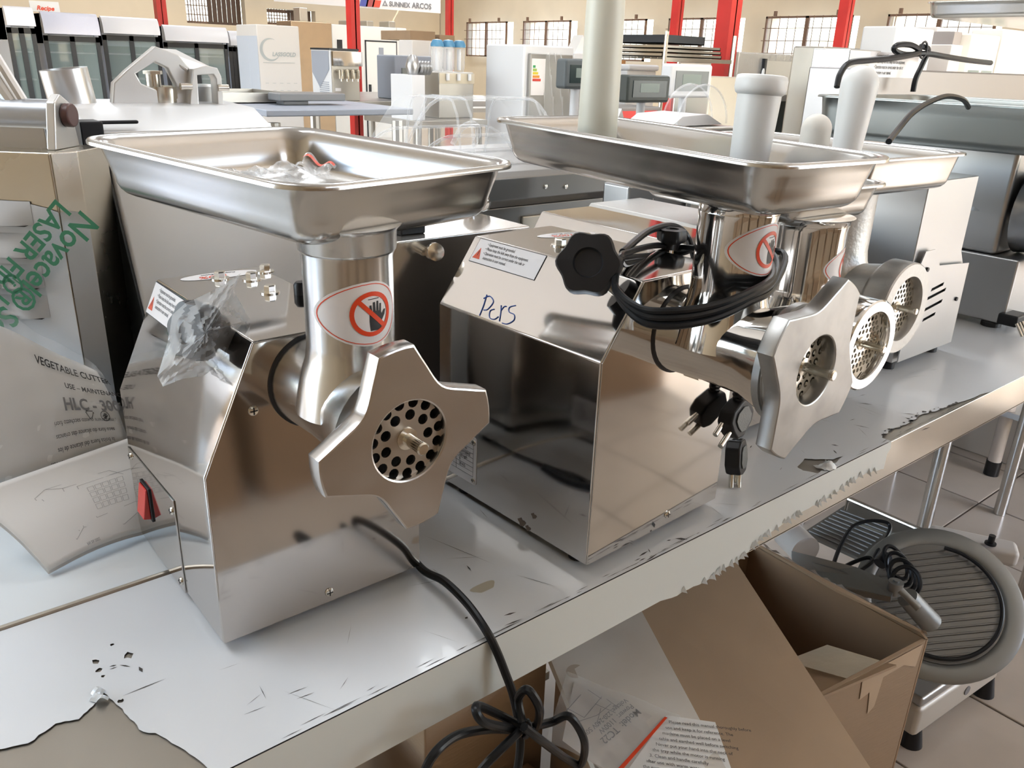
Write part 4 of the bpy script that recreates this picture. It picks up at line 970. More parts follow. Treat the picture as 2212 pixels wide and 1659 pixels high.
# bagged manual leaning against the louvred machine
BM = thing('bagged_manual', 'printed manual in a clear plastic bag leaning on the louvred machine', 'manual', (.16, .98, Z))
def man(u, v, dz=0):
    # outline in photograph-measured points on a leaning, bulging sheet
    b0, b1 = P(-60, 1060, y=.915), P(300, 985, y=.895)
    t0, t1 = P(-60, 655, y=.975), P(175, 735, y=.935)
    t1 = P(205, 775, y=.930)
    bot = b0.lerp(b1, u); top = t0.lerp(t1, u)
    if v > .5: top = top+Vector((0, 0, -.012*u*u))
    p = bot.lerp(top, v); p += Vector((.0, -.010*math.sin(PI*v)-.003*math.sin(5*u+3*v)-.4*dz, .012*math.sin(PI*min(1, v))*u+.0015*math.sin(9*u+6*v)+dz*.6))
    return tuple(p)
mb = MB(); mb.grid(lambda u, v: man(u*.97, v*.93), 22, 18); W(mb, 'cover_page', M_paper, BM, solid=.001)
mb = MB(); mb.grid(lambda u, v: man(u, v*1.02, .0035+.0016*math.sin(u*23+v*5)+.0012*math.sin(v*29-u*11)), 40, 30); W(mb, 'clear_bag', M_bag, BM)
def mtext(s_, size, u0, v0, mm, bold=.0, flip=False, ku=1., kv=1.):
    vs, fs = text2d(s_, size, bold=bold); mb = MB()
    su, sv = 1/.245, 1/.16
    mb.add([Vector(man(u0+(-x if flip else x)*su*ku, v0+(-y if flip else y)*sv*kv, .0045)) for x, y, _ in vs], fs); W(mb, 'cover_print', mm, BM, smooth=False)
mtext('VEGETABLE CUTTER', .0150, .455, .745, M_ink, .0002)
mtext('USE \u2013 MAINTENANCE', .0108, .640, .60, M_ink, .0001)
mtext('HLC - 300', .022, .60, .40, M_ink2, .0006)
for i, s_ in enumerate(['Per evitare il rischio di soffocamento, mantenere questo sacchetto fuori', 'Para evitar asfixia, mantenha o saco fora do alcance das criancas', 'Para evitar asfixia, mantenga la bolsa fuera del alcance de los', 'Um Erstickungsgefahr zu vermeiden, halten Sie die Tuten von']):
    mtext(s_[-34:], .0078, .93-.02*i, .33-.085*i, M_ink, 0, True, ku=.92)
mb = MB()
def mring(cu, cv, r, w):
    for k in range(28):
        a, b = 2*PI*k/28, 2*PI*(k+1)/28
        mb.add([Vector(man(cu+rr*math.cos(t)/.245, cv+rr*math.sin(t)/.16, .0045)) for t, rr in ((a, r), (b, r), (b, r-w), (a, r-w))], [(0, 1, 2, 3)])
mring(.865, .35, .0075, .0010)
for s_ in (1, -1):
    mb.add([Vector(man(.865+x/.245*s_, .35+y/.16*s_, .0045)) for x, y in ((-.005, -.001), (.0, .0045), (.004, .003), (.0005, .0005), (.003, -.0005))], [(0, 1, 2, 3, 4)])
for k in range(3):
    a = 2*PI*k/3+.5; b = a+2*PI/3
    q = [(.0085*math.cos(a), .0085*math.sin(a)), (.0085*math.cos(b), .0085*math.sin(b))]
    p0, p1 = Vector(q[0]).lerp(Vector(q[1]), .12), Vector(q[0]).lerp(Vector(q[1]), .78); d = (p1-p0).normalized(); n = Vector((-d.y, d.x))*.0006
    mb.add([Vector(man(.765+x/.245, .365+y/.16, .0045)) for x, y in (p0+n, p1+n, p1-n, p0-n)], [(0, 1, 2, 3)])
    mb.add([Vector(man(.765+x/.245, .365+y/.16, .0045)) for x, y in (p1+n*3, p1+d*.002, p1-n*3)], [(0, 1, 2)])
W(mb, 'recycling_symbols', M_ink, BM, smooth=False)
# ================================================================== under the table
def slab(corners, t, M_, name, par, down=(0, 0, -1)):
    c = [Vector(p) for p in corners]; n = (c[1]-c[0]).cross(c[3]-c[0]).normalized()
    if n.dot(Vector(down)) < 0: n = -n
    mb = MB(); k = len(c); mb.add([tuple(p) for p in c]+[tuple(p+n*t) for p in c], [tuple(range(k)), tuple(reversed(range(k, 2*k)))]+[(i, (i+1) % k, (i+1) % k+k, i+k) for i in range(k)])
    return W(mb, name, M_, par, smooth=False)
# open carton standing on the floor
OB = wthing('cardboard_box', 'open brown cardboard box with dark inside and torn taped flaps, beside the slicer', 'box', (1.17, .62, 0))
A_, B_, C_ = P(2005, 1380, z=.45), P(1775, 1500, z=.45), P(1655, 1182, z=.45)
A_ = Vector((A_.x, A_.y, .45)); B_ = Vector((B_.x-.03, B_.y+.002, .45)); C_ = Vector((A_.x+.01, .80, .45)); D_ = B_+(C_-A_)
def wallq(p, q, name, m=M_card, top=0): 
    d = (q-p).normalized(); n = Vector((-d.y, d.x, 0))
    mid = (A_+D_)/2-p
    if n.dot(mid) < 0: n = -n
    t = .006; mb = MB(); a, b, c, e = p, q, q+n*t, p+n*t
    mb.add([(v.x, v.y, z) for z in (.0, .45+top) for v in (a, b, c, e)], [(0, 1, 2, 3), (7, 6, 5, 4), (0, 4, 5, 1), (1, 5, 6, 2), (2, 6, 7, 3), (3, 7, 4, 0)]); return W(mb, name, m, OB, smooth=False)
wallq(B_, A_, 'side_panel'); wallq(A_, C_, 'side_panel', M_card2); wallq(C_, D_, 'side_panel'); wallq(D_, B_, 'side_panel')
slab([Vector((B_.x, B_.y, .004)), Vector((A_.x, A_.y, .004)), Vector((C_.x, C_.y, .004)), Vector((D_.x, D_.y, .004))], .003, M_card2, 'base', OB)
# flaps
slab([B_+Vector((0, 0, .001)), A_+Vector((-.11, .0, .001)), A_+Vector((-.13, .10, -.03)), B_+Vector((.01, .11, -.035))], .004, M_card, 'flap', OB)
slab([C_+Vector((0, 0, .0)), A_+Vector((0, .0, .0)), A_+Vector((-.012, .01, .018)), A_+Vector((-.03, .16, .022)), C_+Vector((-.03, 0, .025))], .004, M_card, 'flap', OB)
M_tape = clearfilm('packing_tape', (.75, .68, .55), op=.22, rough=.08, bumpd=.001, bs=40)
rn = random.Random(8)
slab([B_.lerp(A_, .30)+Vector((0, .004, .004)), A_.lerp(B_, .42)+Vector((0, .004, .004)), A_.lerp(B_, .55)+Vector((.03, .085, -.016)), B_.lerp(A_, .25)+Vector((.0, .10, -.02))], .0004, M_tape, 'tape', OB)
mb = MB(); 
mb.add([(B_.lerp(A_, t)+Vector((0, -.0015, -z))).to_tuple() for t, z in ((.42, .004), (.95, .004), (.93, .05), (.80, .03), (.62, .032), (.60, .09), (.55, .10), (.52, .05), (.44, .055))], [tuple(range(9))]); W(mb, 'tape', mat('worn_tape', (.50, .36, .23), .35, coat=.3), OB, smooth=False)
lb = B_.lerp(A_, .10)+Vector((0, -.0018, -.12)); mb = MB(); ux = (A_-B_).normalized()
mb.add([lb, lb+ux*.035+Vector((0, 0, -.01)), lb+ux*.048+Vector((0, 0, .045)), lb+ux*.008+Vector((0, 0, .03))], [(0, 1, 2, 3)]); o = W(mb, 'shipping_label', M_sticker, OB, smooth=False)
mb = MB(); mb.add([tuple(lb+ux*(.027+.010*math.cos(a))+Vector((0, -.0004, .016+.011*math.sin(a)))) for a in [2*PI*k/18 for k in range(18)]], [tuple(range(18))]); W(mb, 'orange_mark', mat('orange_print', (.72, .20, .06), .5), OB, smooth=False)
mb = MB(); mb.add([tuple(lb+ux*.0+Vector((0, .0, .05))), tuple(lb+ux*.018+Vector((0, 0, .055))), tuple(lb+ux*.014+Vector((0, 0, .085)))], [(0, 1, 2)]); W(mb, 'shipping_label', M_sticker, OB, smooth=False)
# frayed white tape along the torn edge
mb = MB(); vs = []
for k in range(40):
    t = k/39; p = A_.lerp(C_, t*.99+.005)+Vector((-.004, 0, .003)); 
    vs.append(tuple(p+Vector((-.008+rn.uniform(-.003, .003), 0, .016+rn.uniform(-.003, .003))))); vs.append(tuple(p+Vector((.006+rn.uniform(-.002, .004), 0, .002))))
mb.add(vs, [(2*k, 2*k+1, 2*k+3, 2*k+2) for k in range(39)]); W(mb, 'torn_edge', mat('torn_tape_white', (.66, .58, .50), .3, coat=.4, var=.5, vscale=25, var2=(.40, .28, .18)), OB)
# brown carton panel, large and tilted
TB = wthing('cardboard_box', 'large closed brown carton with tilted lid, between foam sheet and open box', 'box', (.95, .56, 0))
c = [P(1385, 1338, z=.60), P(1590, 1225, z=.575), P(1915, 1700, z=.445), P(1600, 1700, z=.50)]
c[0] = P(1380, 1300, z=.60); c[0].y = max(c[0].y, .60)
top = [P(1360, 1290, z=.605), P(1575, 1190, z=.585), P(1920, 1720, z=.462), P(1605, 1720, z=.505)]
slab(top, .006, M_card, 'lid', TB)
ct = sum((Vector(p) for p in top), Vector())/4
bt = [ct+(Vector(p)-ct)*.80+Vector((-.02, .02, 0)) for p in top]; mb = MB()
mb.add([tuple(p-Vector((0, 0, .008))) for p in bt]+[(p.x, p.y, .0) for p in bt], [(0, 1, 2, 3), (7, 6, 5, 4)]+[(i, i+4, (i+1) % 4+4, (i+1) % 4) for i in range(4)]); W(mb, 'body', M_card2, TB, smooth=False)
mb = MB(); e0, e1 = Vector(top[3]), Vector(top[2])
q = [P(1560, 1625, z=.512), P(1580, 1620, z=.512), P(1600, 1665, z=.505), P(1585, 1672, z=.505)]; mb.add([tuple(p+Vector((0, 0, .003))) for p in q], [(0, 1, 2, 3)]); W(mb, 'tape', M_sticker, TB, smooth=False)
# foam board lid with bagged papers on a carton
FB = wthing('cardboard_box', 'low carton topped by a white foam sheet with a round stain, under the table', 'box', (.72, .55, 0))
ft_ = [P(1180, 1400, z=.610), P(1370, 1290, z=.612), P(1590, 1700, z=.566), P(1310, 1720, z=.575)]
slab(ft_, .012, M_foam, 'foam_sheet', FB)
ct = sum((Vector(p) for p in ft_), Vector())/4; bt = [ct+(Vector(p)-ct)*.86 for p in ft_]; mb = MB()
mb.add([tuple(p-Vector((0, 0, .016))) for p in bt]+[(p.x, p.y, .0) for p in bt], [(0, 1, 2, 3), (7, 6, 5, 4)]+[(i, i+4, (i+1) % 4+4, (i+1) % 4) for i in range(4)]); W(mb, 'body', M_card, FB, smooth=False)
mb = MB(); q = P(1243, 1450, z=.612); mb.add([(q.x+.012*math.cos(a), q.y+.011*math.sin(a), q.z+.0) for a in [2*PI*k/24 for k in range(24)]], [tuple(range(24))]); o = W(mb, 'round_stain', mat('foam_stain', (.46, .40, .33), .8), FB, smooth=False)
n = (Vector(ft_[1])-Vector(ft_[0])).cross(Vector(ft_[3])-Vector(ft_[0])).normalized(); n = n if n.z > 0 else -n
def onfoam(px, py, dz=0.002):
    d = R3 @ Vector((px-CX, py-CY, F_PX)); o_ = Vector((0, 0, EYE)); t = (Vector(ft_[0])+n*dz-o_).dot(n)/d.dot(n); return o_+d*t
slots = [onfoam(1243, 1450, .0006)]
c_ = slots[0]; o.data.vertices.foreach_set('co', [x for a in [2*PI*k/24 for k in range(24)] for x in (onfoam(1243+20*math.cos(a), 1450+15*math.sin(a), .0006))])
DOC = wthing('document_bag', 'printed sheets in a clear zip bag with a red line, on the foam sheet', 'documents', tuple(onfoam(1400, 1560, .003)))
def quad(pts, dz, nm, m, nu=14, nv=10, amp=.0):
    a, b, c2, d2 = [onfoam(*p, dz) for p in pts]
    mb = MB(); mb.grid(lambda u, v: tuple(a.lerp(b, u).lerp(d2.lerp(c2, u), v)+n*(amp*(math.sin(u*13+v*5)+math.sin(v*17-u*7)))), nu, nv); return W(mb, nm, m, DOC), (a, b, c2, d2)
quad([(1240, 1470), (1440, 1560), (1350, 1700), (1215, 1600)], .002, 'sheet', mat('grey_sheet', (.60, .57, .54), .6))
_, Q = quad([(1440, 1545), (1545, 1560), (1590, 1690), (1330, 1700)], .003, 'sheet', M_paper)
quad([(1225, 1450), (1470, 1545), (1390, 1700), (1180, 1600)], .0055, 'clear_bag', M_bag, 30, 20, .0010)
quad([(1436, 1548), (1442, 1550), (1340, 1668), (1333, 1662)], .0075, 'zip_line', M_red)
def ftext(s_, size, px, py, qx, qy, m, flip=1, bold=.0001):
    a = onfoam(px, py, .0048); b = onfoam(qx, qy, .0048); u = (b-a).normalized(); v = n.cross(u)
    vs, fs = text2d(s_, size, bold=bold); mb = MB(); mb.add([tuple(a+u*x+v*y*flip) for x, y, _ in vs], fs); W(mb, 'print', m, DOC, smooth=False)
ftext('Model:  TC22', .013, 1375, 1530, 1280, 1610, M_ink2)
ftext('Power:  1100W', .010, 1362, 1520, 1270, 1595, M_ink2)
ftext('Voltage: 220-240V 50HZ', .009, 1350, 1508, 1250, 1590, M_ink2)
for i in range(12):
    x, y = 1445-i*7, 1562+i*12
    ftext(['Please read this manual thoroughly before', 'use and keep it for reference. The', 'machine must be placed on a level', 'table and earthed well before switching', 'Never put your hand into the neck of', 'the tray while the motor is running', '3. Clean and handle carefully', 'after use with warm water only', 'the parts are placed', 'in a dry place'][i % 10], .0062, x, y, x+95, y+10+i*.6, M_ink, bold=.00003)
mb = MB()
for a_, b_ in (((1255, 1500), (1215, 1545)), ((1270, 1490), (1300, 1510)), ((1225, 1530), (1262, 1550)), ((1262, 1550), (1300, 1505)), ((1285, 1520), (1330, 1540)), ((1290, 1545), (1320, 1520)), ((1310, 1510), (1338, 1530)), ((1245, 1560), (1290, 1545)), ((1298, 1530), (1290, 1560))):
    a = onfoam(*a_, .0045); b = onfoam(*b_, .0045); w = n.cross((b-a).normalized())*.0004; mb.add([tuple(a+w), tuple(b+w), tuple(b-w), tuple(a-w)], [(0, 1, 2, 3)])
W(mb, 'circuit_drawing', M_ink2, DOC, smooth=False)
# brown boxes at the lower centre, in the shade
def carton(label, x0, x1, y0, y1, z0, z1, m=M_card, rz=0, group=None, flap=False):
    g = thing('cardboard_box', label, 'box', ((x0+x1)/2, (y0+y1)/2, z0), rz, group); w, d, h = (x1-x0)/2, (y1-y0)/2, z1-z0
    MB().box((-w, -d, 0), (w, d, h)).build('body', m, g, bevel=.003)
    mb = MB(); mb.box((-w*.98, -.025, h), (w*.98, .025, h+.0006)); mb.build('tape', mat('worn_tape', (1, 1, 1)), g, smooth=False)
    return g
carton('plain brown carton in the shade behind the hanging cord', .43, .63, .66, .93, .18, .66)
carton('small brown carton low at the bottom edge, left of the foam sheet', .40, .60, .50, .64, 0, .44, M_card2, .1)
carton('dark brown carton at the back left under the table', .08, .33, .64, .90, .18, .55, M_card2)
# ================================================================== slicer on the floor
SLC = wthing('meat_slicer', 'large gravity slicer with round blade guard standing on the tiled floor', 'slicer', (1.72, .50, 0))
M_slw = mat('slicer_enamel', (.60, .56, .50), .35, .2, var=.05, vscale=6)
M_sla = mat('slicer_alloy', (.25, .255, .25), .42, .8, bump=.0002, bscale=40, rvar=.1)
M_slr = mat('slicer_ribbed', (.22, .22, .215), .4, .8, rvar=.1)
for x, y in ((1.575, .50), (1.865, .47), (1.66, .78), (1.95, .75)):
    mb = MB(); mb.lathe([(.026, 0), (.022, .02), (.016, .05)], 20, at(x, y, 0)); W(mb, 'rubber_foot', M_black, SLC)
mb = MB(); T = Matrix.Translation((1.72, .62, 0)) @ Matrix.Rotation(math.radians(-5), 4, 'Z'); mb.prism([(-.175, -.155), (.165, -.155), (.185, -.13), (.185, .16), (-.175, .16)], .048, .125, 'z', T); W(mb, 'base', M_slw, SLC, bevel=.012, seg=3)
mb = MB(); mb.box((-.02, -.13, .125), (.18, .15, .21), T); W(mb, 'motor_housing', M_slw, SLC, bevel=.015, seg=3)
mb = MB(); mb.box((-.172, -.152, .125), (-.03, -.02, .15), T); W(mb, 'blade_tray', M_satin, SLC, bevel=.006)
mb = MB(); mb.cyl(T @ Vector((.02, -.157, .085)), T @ Vector((.02, -.1545, .085)), .011, 20); W(mb, 'switch_button', M_ink2, SLC)
mb = MB(); 
for q_ in [[(.10, .10), (.155, .075), (.165, .11), (.115, .14)]]: mb.add([tuple(T @ Vector((x, -.1565, z))) for x, z in q_], [(0, 1, 2, 3)])
W(mb, 'badge', mat('badge_blue', (.30, .36, .40), .4), SLC, smooth=False)
cN = Vector((-.58, -.30, .76)).normalized(); cC = P(2025, 1300, z=.325)
Tb = Matrix.Translation(cC) @ cN.to_track_quat('Z', 'Y').to_matrix().to_4x4()
mb = MB(); mb.lathe([(.120, -.060), (.152, -.045), (.164, -.012), (.164, -.006), (.160, -.003), (.138, -.002), (.128, -.004), (.124, -.009)], 64, Tb); W(mb, 'blade_guard', M_sla, SLC, ang=50)
mb = MB(); mb.lathe([(.0, -.008), (.126, -.008), (.126, -.004), (.0, -.004)], 48, Tb); W(mb, 'gauge_plate', M_slr, SLC, smooth=False)
for k in range(17):
    y = -.108+.0135*k; l = math.sqrt(max(0, .118**2-y*y)); 
    if l < .02: continue
    mb = MB(); mb.cyl((y, -l, -.003), (y, l, -.003), .0022, 6, M=Tb @ Matrix.Rotation(math.radians(112), 4, 'Z')); W(mb, 'rib', M_slr, SLC)
mb = MB(); mb.tube([Tb @ Vector((.118*math.cos(a), .118*math.sin(a), .008)) for a in [math.radians(t) for t in range(-150, 100, 15)]], .0042, 8); W(mb, 'power_cord', M_rubber, SLC)
# carriage with ribbed plate, upper left
pc = [P(1735, 1150, z=.31), P(1835, 1085, z=.34), P(2020, 1150, z=.36), P(1930, 1240, z=.33)]
slab(pc, .008, M_slr, 'carriage_plate', SLC)
for k in range(9):
    t = .06+k*.07; a_ = pc[0].lerp(pc[1], t*1.2 if t*1.2 < 1 else 1); b_ = pc[3].lerp(pc[2], t*1.2 if t*1.2 < 1 else 1); a2 = a_.lerp(b_, .03); b2 = a_.lerp(b_, .62)
    mb = MB(); mb.cyl(a2+Vector((0, 0, .001)), b2+Vector((0, 0, .001)), .002, 6); W(mb, 'rib', M_sla, SLC)
mb = MB(); a_, b_ = P(1832, 1078, z=.37), P(2040, 1168, z=.37); mb.cyl(a_, b_, .005, 8); mb.cyl(a_-Vector((0, 0, .03)), a_, .004, 8); W(mb, 'guard_rail', M_bolt, SLC)
mb = MB(); mb.box((-.09, -.03, -.02), (.09, .03, .02), Matrix.Translation(P(2100, 1178, z=.36)) @ Matrix.Rotation(math.radians(-62), 4, 'Z')); W(mb, 'sharpener_housing', mat('slicer_enamel_light', (.58, .55, .52), .35), SLC, bevel=.012, seg=3)
q = P(2140, 1172, z=.39); mb = MB(); mb.cyl(q, q+Vector((0, 0, .018)), .007, 12); mb.cyl(q+Vector((0, 0, -.004)), q, .012, 16); W(mb, 'sharpener_knob', M_black, SLC)
arm = [P(1710, 1190, z=.40), P(1850, 1225, z=.41), P(1935, 1262, z=.42), P(1925, 1290, z=.41), P(1820, 1270, z=.37), P(1715, 1240, z=.36)]
slab(arm, .012, M_sla, 'pusher_arm', SLC)
q = P(1935, 1262, z=.425); mb = MB(); mb.cyl(q-Vector((0, 0, .02)), q+Vector((0, 0, .006)), .014, 20); mb.cyl(q+Vector((0, 0, .006)), q+Vector((0, 0, .010)), .006, 8); W(mb, 'arm_pivot', M_sla, SLC)
a_ = P(1945, 1275, z=.43); b_ = P(1985, 1315, z=.41); mb = MB(); mb.cyl(a_, b_, .007, 12); W(mb, 'handle_rod', M_sla, SLC)
a_ = P(1960, 1290, z=.40); b_ = P(2010, 1345, z=.34); mb = MB(); mb.cyl(a_, b_, .020, 16, r1=.022); W(mb, 'meat_grip', M_sla, SLC)
mb = MB(); mb.cyl(P(1700, 1150, z=.33), P(1740, 1190, z=.33), .035, 24); W(mb, 'handle_cover', mat('slicer_enamel_light', (1, 1, 1)), SLC)
mb = MB(); zz = .40
mb.tube([P(x, y, z=z_) for x, y, z_ in [(1800, 1220, .36), (1815, 1180, .37), (1840, 1140, .39), (1875, 1125, .40), (1915, 1128, .40), (1922, 1145, .39), (1905, 1175, .38), (1880, 1215, .37), (1850, 1235, .37), (1825, 1225, .37), (1870, 1205, .38), (1885, 1212, .38), (1860, 1232, .38)]], .0045, 8)
for k in range(4):
    c_ = P(1935+12*k*.6, 1215+k*14, z=.40); mb.tube([c_+Vector((.030*math.cos(a)*.6, .03*math.sin(a)*.9, .024*math.sin(a+.5+k*.3))) for a in [2*PI*j/10 for j in range(10)]], .0045, 8, closed=True)
W(mb, 'power_cord', M_rubber, SLC)
mb = MB(); q = P(1900, 1218, z=.39); mb.cyl(q, q+Vector((.025, 0, .01)), .013, 14); W(mb, 'plug', M_black, SLC)
# ================================================================== rack, pipe shelf and plinth at the right
PS = wthing('pipe_shelf', 'low rack with white pipe leg, rubber foot and perforated shelf, far right', 'rack', (3.08, .95, 0))
def pipe(px, py, r=.022):
    p = P(px, py, z=0); mb = MB(); mb.cyl((p.x, p.y, .045), (p.x, p.y, .80), r, 16); o = W(mb, 'pipe_leg', mat('white_pipe', (.62, .56, .52), .4), PS)
    mb = MB(); mb.cyl((p.x, p.y, 0), (p.x, p.y, .055), r*1.15, 16); W(mb, 'rubber_foot', M_black, PS); return p
p = pipe(2140, 1024); 
for (x, y) in ((3.08, 1.7), (3.7, .95), (3.7, 1.7), (4.2, .30), (3.08, .30)):
    if (x, y) in ((4.2, .30), (3.08, .30)): continue
    mb = MB(); mb.cyl((x, y, 0), (x, y, .80), .022, 12); W(mb, 'pipe_leg', mat('white_pipe', (1, 1, 1)), PS)
mb = MB(); mb.box((3.055, .50, .235), (3.075, 1.75, .25)); mb.box((3.055, .50, .25), (3.60, 1.75, .256)); W(mb, 'shelf', M_satin, PS, smooth=False)
mb = MB(); mb.box((3.0, .35, .785), (3.8, 1.75, .80)); W(mb, 'shelf', M_satin, PS, smooth=False)
mb = MB(); mb.box((3.16, .58, .256), (3.5, .92, .52)); o = W(mb, 'brown_crate', M_card, PS, bevel=.004); 
o = struct(MB().box((3.21, -.6, 0), (3.29, 2.2, .215)).build('trim_2', mat('white_glazed_step', (.60, .55, .50), .3), bevel=.006))
RK = wthing('steel_rack', 'chrome rack leg with a side bracket at the right edge', 'rack', (2.22, .50, 0))
p = P(2185, 1368, z=0); 
mb = MB(); mb.cyl((p.x, p.y, .02), (p.x, p.y, .75), .018, 16); W(mb, 'leg', mat('worn_chrome', (.50, .44, .38), .25, .9), RK)
mb = MB(); mb.lathe([(.022, 0), (.022, .01), (.012, .02), (.012, .03)], 14, at(p.x, p.y, 0)); W(mb, 'levelling_foot', M_bolt, RK)
mb = MB(); mb.box((p.x-.075, p.y-.005, .255), (p.x, p.y+.005, .275)); W(mb, 'bracket', M_satin, RK)
mb = MB(); mb.cyl((p.x+.5, p.y, .02), (p.x+.5, p.y, .75), .018, 12); W(mb, 'leg', mat('worn_chrome', (1, 1, 1)), RK)
mb = MB(); mb.box((p.x-.02, p.y-.3, .745), (p.x+.52, p.y+.02, .76)); W(mb, 'shelf', M_satin, RK, smooth=False)
# ================================================================== middle and background appliances
M_fw = mat('appliance_white', (.74, .75, .77), .35)
M_fblue = mat('bluish_white', (.60, .67, .78), .4)
M_fblack = mat('fridge_black', (.02, .024, .03), .4)
M_greybox = mat('grey_appliance', (.33, .36, .42), .4)
M_dull = mat('dull_steel', (.50, .48, .44), .35, .9, rvar=.1)
M_carton = mat('carton_white', (.74, .73, .72), .6)
def ubox(name, label, cat_, xl, xm, xr, pt, y0, z0, m, group=None, dmax=None):
    """upright box: front-left edge at column xm on plane y0, front to column xr, left side back to column xl, top at row pt"""
    p = P(xm, pt, y=y0); x0, z1 = p.x, p.z
    x1 = P(xr, pt, y=y0).x
    y1 = P(xl, pt, x=x0).y if xl < xm else y0+(x1-x0)*.8
    y1 = max(y0+.25, min(y1, y0+max(.9*abs(x1-x0)+.4, .3)*1.6)) if dmax is None else y0+dmax
    g = thing(name, label, cat_, (x0, y0, z0), 0, group); w, d, h = x1-x0, y1-y0, z1-z0
    o = MB().box((0, 0, .0), (w, d, h)).build('body', m, g, bevel=min(.012, w*.03))
    return g, w, d, h
def face(g, nm, m, x0, x1, z0, z1, t=.012, y=0, bevel=0, par=None):
    mb = MB(); mb.box((x0, y-t, z0), (x1, y, z1)); return mb.build(nm, m, par or g, bevel=bevel, smooth=bool(bevel))
# ---- glass door display fridges along the back wall
fr = [(-75, 4, 66, 12), (78, 84, 205, 24), (208, 214, 336, 34), (341, 348, 485, 53), (484, 490, 512, 66)]
frl = ['glass-door display fridge at the far left with a plain white canopy', 'glass-door display fridge with a shiny film-wrapped canopy, second from the left', 'glass-door display fridge with a tall white canopy, left of the wide one', 'widest glass-door display fridge, behind the steel hopper arch', 'narrow glass-door fridge squeezed beside the tall printed white carton']
M_can = mat('fridge_canopy', (.78, .79, .84), .3)
M_inner = mat('fridge_inside', (.30, .38, .38), .6)
for k, ((xl, xm, xr, pt), lb) in enumerate(zip(fr, frl)):
    y0 = 11.4+.35*k
    p = P(xm, pt, y=y0); x0, z1 = p.x, p.z; x1 = P(xr, pt, y=y0).x; w = x1-x0; h = z1; d = .7
    g = thing('display_fridge', lb, 'fridge', (x0, y0, 0), 0, 'glass-door display fridges along the wall')
    s = .12*z1/1.9
    mb = MB(); mb.box((0, 0, .0), (.05, d, h-.02)); mb.box((w-.05, 0, 0), (w, d, h-.02)); mb.box((0, d-.04, 0), (w, d, h-.02)); mb.box((0, 0, 0), (w, d, .18)); mb.box((0, .02, h-.35), (w, d, h-.02)); mb.build('cabinet', M_fblue, g, smooth=False)
    MB().box((.05, d-.08, .18), (w-.05, d-.05, h-.35)).build('back_liner', M_inner, g, smooth=False)
    ch = .20 if k != 1 else .24
    mb = MB(); n = 8; prf = [(-.0, h)]+[(-.10*math.sin(PI/2*i/n)-.01, h-ch*(1-math.cos(PI/2*i/n))) for i in range(n+1)]+[(.0, h-ch)]; mb.prism(prf, .0, w, 'x'); mb.build('canopy', M_can if k != 1 else mat('film_wrapped', (.66, .68, .80), .2, bump=.01, bscale=12), g, ang=50)
    fz0, fz1 = .2, h-ch-.02; fw = .045
    mb = MB()
    for a in ((0, fw), (w-fw, w), (w/2-fw*.6, w/2+fw*.6)): mb.box((a[0], -.03, fz0), (a[1], .0, fz1))
    mb.box((0, -.03, fz1-.06), (w, 0, fz1)); mb.box((0, -.03, fz0), (w, 0, fz0+.08)); mb.build('door_frame', M_fblack, g, smooth=False)
    for a in ((fw, w/2-fw*.6), (w/2+fw*.6, w-fw)): MB().box((a[0], -.012, fz0+.08), (a[1], -.008, fz1-.06)).build('glass_door', M_glass, g, smooth=False)
    for zz in (.6, .95, 1.25):
        if zz < fz1-.15: MB().box((.05, .05, zz), (w-.05, d-.1, zz+.015)).build('shelf', M_fw, g, smooth=False)
q = P(110, 22, y=11.7)
nb = thing('sign_card', 'small printed white card standing on top of the second fridge', 'sign', (q.x, 12.0, P(84, 24, y=11.75).z))
mb = MB(); mb.prism([(-.02, 0), (.02, 0), (.0, .12)], -.16, .16, 'x'); mb.build('card', M_paper, nb, smooth=False)
vs, fs = text2d('Recipe', .07, 'CENTER', .002, .3); mb = MB(); mb.add([(x, -.022+y*.15, .02+y) for x, y, z in vs], fs); mb.build('card_print', M_red, nb, smooth=False)
# ---- tall white carton with the crescent logo
g, w, d, h = ubox('fridge_carton', 'tall white printed carton with a crescent logo, right of the display fridges', 'carton', 509, 553, 645, 52, 9.6, 0, M_carton)
F_ = at(0, -.002, 0, FY)
vs, fs = text2d('LASSGOLD', w*.115, bold=.002, shear=.2); mb = MB(); mb.add([(x+w*.32, z, y+h*.80) for x, y, z in [(a, b, -.003) for a, b, c in vs]], fs); 
def arc(cx_, cz_, r, a0, a1, w0, w1):
    n = 28; pts = [(cx_+(r)*math.cos(a0+(a1-a0)*k/n), cz_+r*math.sin(a0+(a1-a0)*k/n)) for k in range(n+1)]
    pin = [(cx_+(r-w0-(w1-w0)*math.sin(PI*k/n))*math.cos(a0+(a1-a0)*k/n), cz_+(r-w0-(w1-w0)*math.sin(PI*k/n))*math.sin(a0+(a1-a0)*k/n)) for k in range(n+1)]
    mb.add([(x, -.003, z) for x, z in pts]+[(x, -.003, z) for x, z in pin], [(k, k+1, n+2+k, n+1+k) for k in range(n)])
arc(w*.28, h*.84, w*.24, math.radians(60), math.radians(330), .002, .035)
for i in range(3):
    for j in range(5): mb.box((w*(.12+.17*j), -.004, h*(.52+.05*i)), (w*(.12+.17*j)+.04, -.002, h*(.52+.05*i)+.004))
mb.box((w*.1, -.004, h*.755), (w*.85, -.002, h*.758)); mb.build('carton_print', mat('pale_print', (.45, .50, .52), .6), g, smooth=False)['kind'] = 'stuff'
mb = MB(); mb.box((-.003, d*.1, h-.14), (0, d*.9, h-.12)); mb.box((-.003, d*.45, 0), (0, d*.47, h-.14)); mb.build('carton_seam', M_fblue, g, smooth=False)
MB().box((-.002, .0, 0), (-.001, d, h-.12)).build('blue_side', M_fblue, g, smooth=False)
